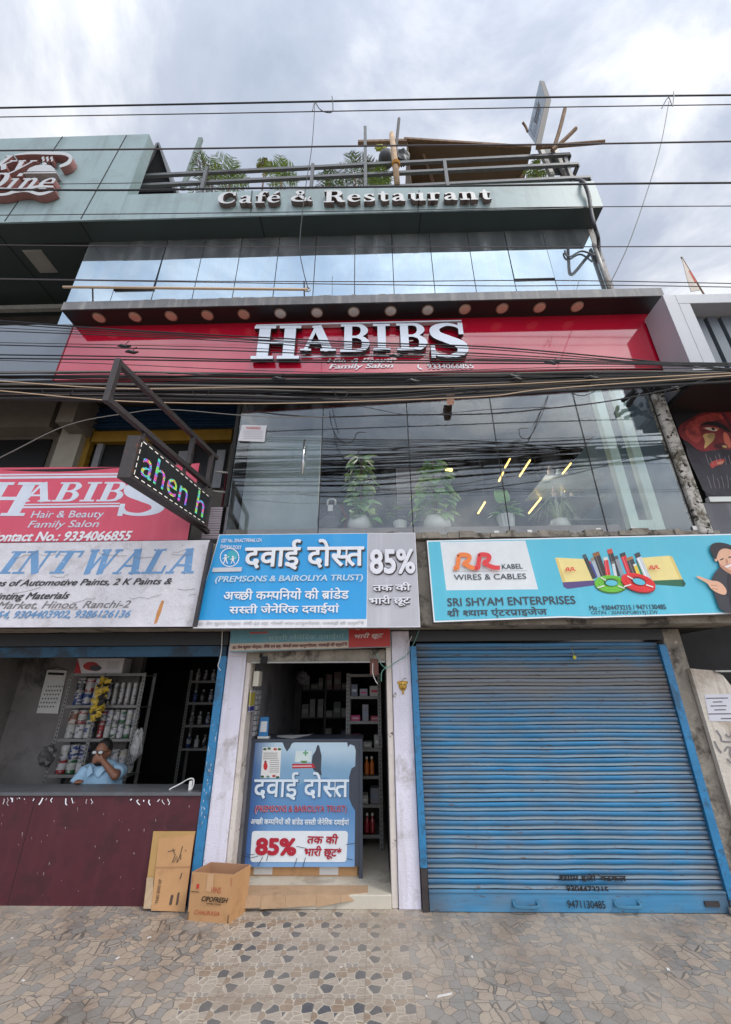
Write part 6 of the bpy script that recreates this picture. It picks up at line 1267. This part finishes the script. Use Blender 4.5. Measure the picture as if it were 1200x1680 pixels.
# leaning steel post, A-frame shed and bits at the left of the terrace
a, b = P(300, 310, .0), P(330, 228, .0)
t = thing('leaning_frame', 'pale green steel posts leaning together above the left palms', 'frame', a)
MB().beam(a, b, .08, .06).build('post', mat('pale_green_steel', L(112, 126, 122), .6, var=.15), t); MB().beam(P(345, 300, .3), P(328, 240, .1), .05).build('brace', MC['pale_green_steel'], t); MB().beam(P(318, 262, .05), P(328, 236, .03), .04).build('brace', MC['pale_green_steel'], t)
t = thing('gable_shed', 'dark gable ended roof shed behind the tall cladding block', 'shed', P(255, 305, .9))
g = [P(222, 316, .2), P(285, 314, .2), P(262, 240, .2)]
MB().prism(g, (0, 2.0, 0)).build('wall', MC['matt_black'], t)
MB().hexa([g[2]+Vector((-.02, -.06, .03)), g[2]+Vector((.03, -.06, .0)), g[1]+Vector((.05, -.06, 0)), g[1]+Vector((.0, -.06, .0))], [q+Vector((0, 2.1, 0)) for q in (g[2]+Vector((-.02, -.06, .03)), g[2]+Vector((.03, -.06, .0)), g[1]+Vector((.05, -.06, 0)), g[1]+Vector((.0, -.06, .0)))]).build('roof', m_steel, t)
MB().hexa([g[2]+Vector((0, -.06, .03)), g[2]+Vector((-.05, -.06, .0)), g[0]+Vector((-.05, -.06, 0)), g[0]+Vector((.0, -.06, .0))], [q+Vector((0, 2.1, 0)) for q in (g[2]+Vector((0, -.06, .03)), g[2]+Vector((-.05, -.06, .0)), g[0]+Vector((-.05, -.06, 0)), g[0]+Vector((.0, -.06, .0)))]).build('roof', m_steel, t)
# tarpaulin canopy
t = thing('tarpaulin_canopy', 'brown tarpaulin canopy stretched over the right half of the roof terrace', 'canopy', (2.1, 1.5, zf1))
q0, q1 = P(668, 229, .1), P(872, 243, .1); nx = 14; ny = 6; vs = []
for j in range(ny+1):
    for i in range(nx+1):
        u, v = i/nx, j/ny; p = q0*(1-u)+q1*u; vs.append((p.x+.1*v, .1+3.2*v, p.z-.35*v-.09*math.sin(math.pi*u)*(.4+.6*v)-.03*math.sin(7*u+3*v)))
MB().add(vs, [(j*(nx+1)+i, j*(nx+1)+i+1, (j+1)*(nx+1)+i+1, (j+1)*(nx+1)+i) for j in range(ny) for i in range(nx)]).build('sheet', mat('brown_tarpaulin', L(100, 82, 62), .8, var=.12, vs=3, dirt=(L(96, 78, 62), .5, 2, .55)), t, smooth=True)
o = MB().beam(q0+Vector((-.06, .0, .02)), q1+Vector((0, 0, .02)), .05, .06).build('front_pole', m_wood, t)
MB().beam(q0+Vector((-1.0, .02, -.02)), q0+Vector((.0, .02, -.03)), .07).build('tie_pole', m_wood, t)
MB().prism([q0+Vector((0, .02, 0)), q0+Vector((.05, 3.0, -.35)), q0+Vector((.05, 3.0, -2.4)), q0+Vector((.02, .02, -2.2))], (.012, 0, 0)).build('side_sheet', MC['brown_tarpaulin'], t)
MB().beam(q0+Vector((.35, .2, -.1)), q0+Vector((1.6, 2.2, -1.8)), .05).build('brace', m_wood, t); MB().beam(q1+Vector((-.05, .4, -.1)), q1+Vector((-1.5, 2.6, -2.0)), .05).build('brace', m_wood, t)
MB().prism([Vector((q0.x, 3.3, zf1)), Vector((q1.x+.3, 3.3, zf1)), Vector((q1.x+.3, 3.3, q1.z-.4)), Vector((q0.x, 3.3, q0.z-.4))], (0, .05, 0)).build('rear_sheet', MC['brown_tarpaulin'], t)
t = thing('wooden_pole', 'stout peeled wooden pole tied to the terrace railing with orange cord', 'pole', P(651, 300, -.5))
MB().tube([P(652, 303, -.42), P(648, 262, -.5), P(643, 220, -.5)], [.05, .055, .045], 9).build('pole', mat('peeled_wood', L(186, 160, 132), .85, var=.3, vs=8, bump=.5), t, smooth=True)
mb = MB(); c = P(650, 270, -.49)
for k in range(4): mb.tube([c+Vector((.062*math.cos(a), .062*math.sin(a), .02*k-.03)) for a in [2*math.pi*i/10 for i in range(11)]], .01, 5)
mb.build('cord', mat('orange_cord', L(196, 140, 50), .7), t)
MB().tube([P(648, 262, -.42), P(655, 195, -.38)], .028, 7).build('steel_pole', m_rust, thing('steel_pole', 'thin dark pole rising beside the peeled wooden pole', 'pole', P(648, 262, -.42)))
t = thing('loudspeaker', 'round dark grey loudspeaker hung left of the peeled wooden pole', 'loudspeaker', P(634, 262, -.2))
p = P(634, 261, -.1); MB().ell(p, (.15, .16, .17), 16, 10).build('housing', mat('dark_plastic', L(58, 60, 64), .5), t, smooth=True); MB().tube([p+Vector((0, 0, .1)), p+Vector((0, 0, .34))], .015, 6).build('hook', m_steel, t)
p = P(660, 258, .05); crumple('dark_bag', 'black bundle hung right of the peeled wooden pole under the canopy', 'bundle', p, (.15, .1, .25), m_black, 7)
crumple('cloth_rag', 'yellow green rag tied on the canopy pole left of the peeled wooden pole', 'rag', P(625, 243, .08), (.13, .05, .07), mat('lime_cloth', L(170, 176, 84), .8), 8)
# tall name board seen edge-on
t = thing('tall_board', 'tall narrow rooftop name board seen edge on at the right end of the terrace', 'board', P(868, 236, -.3))
F4 = [P(866, 218, -.1), P(879, 237, -.6), P(896, 163, -.6), P(886, 132, -.1)]; ex = Vector((.1, .012, .0))
MB().hexa(F4, [q+ex for q in F4]).build('cabinet', mat('board_edge', L(48, 45, 46), .6), t); nf = (F4[1]-F4[0]).cross(F4[3]-F4[0]).normalized(); nf = nf if nf.dot(camo.matrix_world.translation-F4[0]) > 0 else -nf
MB().poly([q+nf*.004 for q in F4]).build('face', mat('board_face', L(136, 148, 158), .5), t)
f_ = lambda u, v: F4[0]*(1-u)*(1-v)+F4[1]*u*(1-v)+F4[2]*u*v+F4[3]*(1-u)*v
mb = MB(); rnd = random.Random(3)
for r in range(9):
    for c in range(4):
        if rnd.random() < .85: u0, v0 = .16+c*.18, .08+r*.07; mb.poly([f_(u, v)+nf*.008 for u, v in ((u0, v0), (u0+.12, v0+rnd.uniform(-.01, .01)), (u0+.11, v0+.035), (u0+.02, v0+.05))])
mb.build('worn_letters', flat(96, 108, 124), t)
t = thing('timber_ladder', 'tilted timber ladder with dark infill at the right corner of the terrace', 'ladder', P(905, 270, -.3))
for xa, xb in ((886, 906), (908, 930)): MB().beam(P(xa, 242, -.3), P(xb, 290, -.35), .07).build('rail', m_galv, t)
MB().hexa([P(888, 244, -.24), P(908, 244, -.24), P(928, 288, -.28), P(906, 288, -.28)], [P(888, 244, -.22), P(908, 244, -.22), P(928, 288, -.26), P(906, 288, -.26)]).build('infill', m_black, t)
for k, (xa, ya, xb, yb, lb) in enumerate(((908, 246, 927, 179, 'upright grey bamboo pole in the crossed bundle at the right end of the terrace'), (906, 247, 945, 211, 'shorter slanting bamboo pole in the crossed bundle at the right end of the terrace'), (880, 242, 992, 233, 'long level bamboo pole pointing right past the end of the terrace'), (866, 216, 858, 201, 'short dark stick poking out left of the tall rooftop board'))):
    o = MB().tube(catmull([P(xa, ya, -.5), P((xa+xb)/2+1, (ya+yb)/2, -.52), P(xb, yb, -.55)], 4), .035 if k < 3 else .02, 7); o.build('bamboo_pole', m_wood, label=lb, cat='pole')
# hoses and pipes at the right corner
t = thing('drain_hose', 'black hose running down from the terrace over the right end of the fascia', 'hose', P(968, 350, -.66))
MB().tube(catmull([P(945, 296, -.45), P(957, 298, -.66), P(966, 320, -.66), P(970, 345, -.67), P(976, 372, -.66), P(982, 392, -.4), P(983, 425, -.31)], 7), .026, 8).build('hose', mat('hose_black', L(44, 44, 48), .5), t, smooth=True)
t = thing('drain_hose', 'short bent grey pipe end over the last mirrored cafe pane', 'hose', P(940, 420, -.36))
MB().tube(catmull([P(977, 420, -.33), P(955, 412, -.31), P(936, 421, -.31), P(929, 418, -.31), P(927, 411, -.31)], 6), .013, 8).build('hose', m_steel, t, smooth=True)
t = thing('drain_pipe', 'pale vertical drain pipe at the right corner of the cafe windows', 'pipe', P(992, 460, -.33)); MB().tube([P(974, 400, -.33), P(1000, 474, -.33)], .028, 8).build('pipe', m_galv, t, smooth=True)
# prayer flag on the next building
t = thing('flag', 'faded white and red pennant flag on a leaning stick above the grey neighbouring building', 'flag', P(1155, 482, -.3))
fl4 = [P(1119, 423, -.3), P(1134, 448, -.3), P(1149, 476, -.3), P(1134, 478, -.3), P(1127, 455, -.32)]
MB().prism(fl4, (0, .008, 0)).build('cloth', mat('faded_flag', L(206, 196, 184), .85, var=.12), t); MB().prism([q+Vector((0, -.004, 0)) for q in (P(1125.5, 443, -.3), P(1134, 446, -.3), P(1144, 463, -.3), P(1130, 464, -.3))], (0, .003, 0)).build('red_band', mat('flag_red', L(186, 92, 80), .85), t)
MB().tube([P(1118, 422, -.29), P(1156, 484, -.29)], .012, 6).build('stick', m_wood, t)
# cable junction on the mouldy pillar
t = thing('cable_junction', 'dark tangle of clamps and tape where cables meet at the top of the mouldy pillar', 'cable joint', P(1065, 640, -.6))
mb = MB(); rnd = random.Random(17)
for k in range(14): a = P(rnd.uniform(1040, 1105), rnd.uniform(622, 645), -.65); mb.beam(a, a+Vector((rnd.uniform(-.2, .2), rnd.uniform(-.1, .2), rnd.uniform(-.08, .08))), .035)
mb.build('clamps', m_joint, t); crumple_o = MB().hexa([P(1052, 618, -1.1), P(1076, 616, -1.1), P(1076, 623, -1.1), P(1052, 625, -1.1)], [P(1052, 618, -1.14), P(1076, 616, -1.14), P(1076, 623, -1.14), P(1052, 625, -1.14)]).build('tape_wrap', m_greywall, t)
MB().prism([P(1110, 624, -1.05), P(1124, 625, -1.05), P(1114, 638, -1.05), P(1109, 634, -1.05)], (0, .01, 0)).build('plastic_tag', m_white_plastic, t)
MB().hexa([P(732, 646, -.45), P(746, 646, -.45), P(745, 664, -.45), P(734, 664, -.45)], [P(732, 646, -.5), P(746, 646, -.5), P(745, 664, -.5), P(734, 664, -.5)]).build('insulator', mat('terracotta', L(150, 110, 90), .8, var=.2, vs=20), label='small brown insulator block hanging over the salon glass beneath the red sign', cat='insulator')
# ------------------------------------------------------------------ overhead lines
def cable(pts, Y, r, m, label, group=None, name='cable'):
    (xa, ya), (xb, yb) = pts[0], pts[1]; (xc, yc), (xd, yd) = pts[-2], pts[-1]
    if pts[0][0] <= 10: k_ = (yb-ya)/(xb-xa); pts = [(-1100, ya-k_*(400+xa)), (-170, ya-k_*(170+xa))]+list(pts)
    if pts[-1][0] >= 1190: k_ = (yd-yc)/(xd-xc); pts = list(pts)+[(1370, yd+k_*(1370-xd)), (2300, yd+k_*(1600-xd))]
    MB().tube([P(x, y, Y) for x, y in catmull(pts, 6)], r*.68, 6).build(name, m, label=label, cat='cable', group=group)
for pts, r, lb in (([(0, 177), (300, 171), (600, 165), (900, 159.5), (1200, 156)], .016, 'topmost thick black overhead cable crossing the sky'), ([(0, 192), (300, 187), (600, 181.5), (900, 176), (1200, 171.5)], .009, 'thin purplish overhead line just below the topmost thick cable'), ([(0, 247), (300, 244), (600, 239.5), (900, 237), (1200, 232)], .014, 'thick overhead cable crossing the foot of the terrace plants and the canopy edge'), ([(0, 311), (200, 312), (400, 309), (800, 304.5), (1000, 301.5), (1200, 300)], .016, 'thick overhead cable running along the top edge of the roof fascia'), ([(0, 353), (300, 350), (600, 346), (900, 340), (1200, 338)], .007, 'thin line crossing the lower edge of the roof fascia'), ([(0, 402), (300, 404.5), (600, 405), (900, 405), (1200, 404)], .008, 'thin line crossing the dark top of the mirrored cafe windows'), ([(0, 457), (300, 461), (600, 462), (900, 460), (1200, 465)], .007, 'upper of two thin lines crossing the middle of the mirrored cafe windows'), ([(0, 458), (400, 464), (800, 469), (1000, 468), (1200, 471)], .007, 'lower of two thin lines crossing the middle of the mirrored cafe windows')):
    cable(pts, -2.25, r*.78, m_cable if r > .015 else mat('weathered_cable', L(78, 72, 76), .6, var=0), lb)
G1 = 'cables in the upper tangled bundle crossing the red salon sign'; G2 = 'cables in the lower tangled bundle under the red salon sign'
L1 = 'black cable in the upper tangled bundle crossing the red salon sign'; L2 = 'dark cable in the lower tangled bundle just under the red salon sign'
for pts, r in (([(0, 526), (200, 541), (400, 552), (600, 562), (800, 569), (1000, 586), (1200, 606)], .012), ([(0, 531), (200, 545), (400, 556), (600, 566), (800, 573), (1000, 590), (1200, 608)], .009), ([(0, 538), (200, 548), (400, 558), (600, 569), (800, 580), (1000, 591), (1200, 597)], .006), ([(0, 543), (200, 551), (400, 561), (600, 575), (800, 585), (1000, 594), (1200, 600)], .009), ([(0, 562), (200, 566), (400, 571), (600, 580), (800, 588), (1000, 594), (1200, 596)], .006), ([(0, 566), (200, 571), (400, 576), (600, 584), (800, 590), (1000, 594), (1200, 597)], .01), ([(0, 582), (200, 585), (400, 590), (600, 591), (800, 592), (1000, 594), (1200, 596)], .012), ([(0, 588), (200, 590), (400, 593), (600, 595), (800, 596), (1000, 597), (1200, 600)], .013), ([(0, 591), (200, 598), (400, 607), (600, 612), (800, 608), (1000, 605), (1200, 604)], .006), ([(0, 612), (200, 614), (400, 613), (600, 614), (800, 606), (1000, 601), (1200, 601)], .006), ([(0, 528), (200, 542), (420, 558), (620, 573), (820, 582), (1000, 592), (1200, 599)], .006)):
    cable(pts, -1.25, r, m_cable, L1, G1)
rnd = random.Random(23)
for k in range(25):
    y0 = 610+k*1.9+rnd.uniform(-2, 2); y1 = 608+k*.7+rnd.uniform(-3, 3); ym = 612+k*2.0+rnd.uniform(-3, 3)
    pts = [(0, y0)]+[(x, (y0*(1-x/600)+ym*x/600 if x < 600 else ym*(1-(x-600)/600)+y1*(x-600)/600)+rnd.uniform(-3.5, 3.5)) for x in (200, 400, 600, 800, 1000)]+[(1200, y1)]
    cable(pts, -1.15+rnd.uniform(-.12, .1), rnd.choice([.006, .008, .012, .016, .021]), m_cable if k % 5 else m_cabg, L2, G2)
cable([(0, 625), (190, 637), (420, 635), (600, 636), (800, 632), (1000, 622), (1200, 612)], -1.3, .008, m_cabt, 'upper pale tan cable running through the lower bundle')
cable([(0, 641), (200, 658), (420, 662), (600, 658), (800, 650), (900, 638), (1200, 616)], -1.3, .008, m_cabt, 'lower pale tan cable sagging beneath the lower bundle')
cable([(0, 751), (110, 698), (210, 678), (280, 672), (420, 683), (540, 684)], -1.3, .007, m_cabg, 'grey cable rising from the left edge over the LED bracket')
cable([(420, 676), (520, 684), (650, 681), (800, 679), (900, 670), (1000, 658), (1100, 638), (1200, 612)], -1.22, .011, m_cable, 'black cable sagging across the top of the salon glass below the bundles')
cable([(500, 650), (600, 668), (680, 681), (800, 672), (900, 668)], -1.2, .005, m_cable, 'thin black cable looping below the lower bundle')
for pts, lb, Y in (([(517, 168), (512, 240), (500, 320), (492, 400), (497, 440), (506, 474)], 'thin loose wire hanging from the top cable over the letters to the rod', -1.6), ([(1098, 166), (1085, 235), (1065, 305), (1032, 400), (998, 472)], 'thin loose wire falling from the top cables to the right end of the awning', -1.6), ([(513, 182), (517, 168), (524, 178), (534, 184), (546, 182), (545, 158)], 'small wire tie on the top cables near the middle', -2.26), ([(1086, 178), (1097, 160), (1104, 174), (1106, 150)], 'small wire tie on the top cables at the right', -2.26), ([(541, 676), (545, 700), (555, 720), (568, 727), (580, 722), (587, 710), (600, 710)], 'thin black wire looping over the salon glass', -.5), ([(900, 650), (885, 690), (868, 718), (855, 717), (853, 704), (866, 703)], 'second thin black wire looping on the salon glass at the right', -.5)):
    MB().tube([P(x, y, Y) for x, y in catmull(pts, 6)], .005, 5).build('wire', m_cable, label=lb, cat='wire')

rnd = random.Random(41)
for k in range(9):                     # knots and taped joints in the bundles
    x = rnd.uniform(30, 1150); y = 566+x*.03 if k % 2 else 628-x*.008; c = P(x, y+rnd.uniform(-6, 6), -1.24); mb = MB()
    mb.tube([c+Vector((-.07, 0, .003)), c+Vector((-.02, -.01, 0)), c+Vector((.03, .005, -.004)), c+Vector((.08, 0, -.002))], [.006, .02, .018, .006], 7)
    mb.tube([c+Vector((.02, -.01, 0)), c+Vector((.035, -.015, .035)), c+Vector((.06, -.02, .05))], .004, 5)
    mb.build('cable_joint', m_cable, label='black taped joint with a loose end in the tangled cable bundles', cat='cable joint', group='taped joints in the cable bundles')
for k in range(5):                     # slack loops hanging from the lower bundle
    x = (95, 330, 560, 770, 955)[k]; y = 640-x*.008; w_ = rnd.uniform(14, 34); d_ = rnd.uniform(8, 20)
    MB().tube([P(a, b, -1.2) for a, b in catmull([(x-w_, y), (x-w_*.6, y+d_*.7), (x, y+d_), (x+w_*.7, y+d_*.6), (x+w_, y-2)], 6)], .0045, 5).build('wire', m_cable, label='thin slack loop of black wire hanging below the lower cable bundle', cat='wire', group='slack loops under the lower bundle')
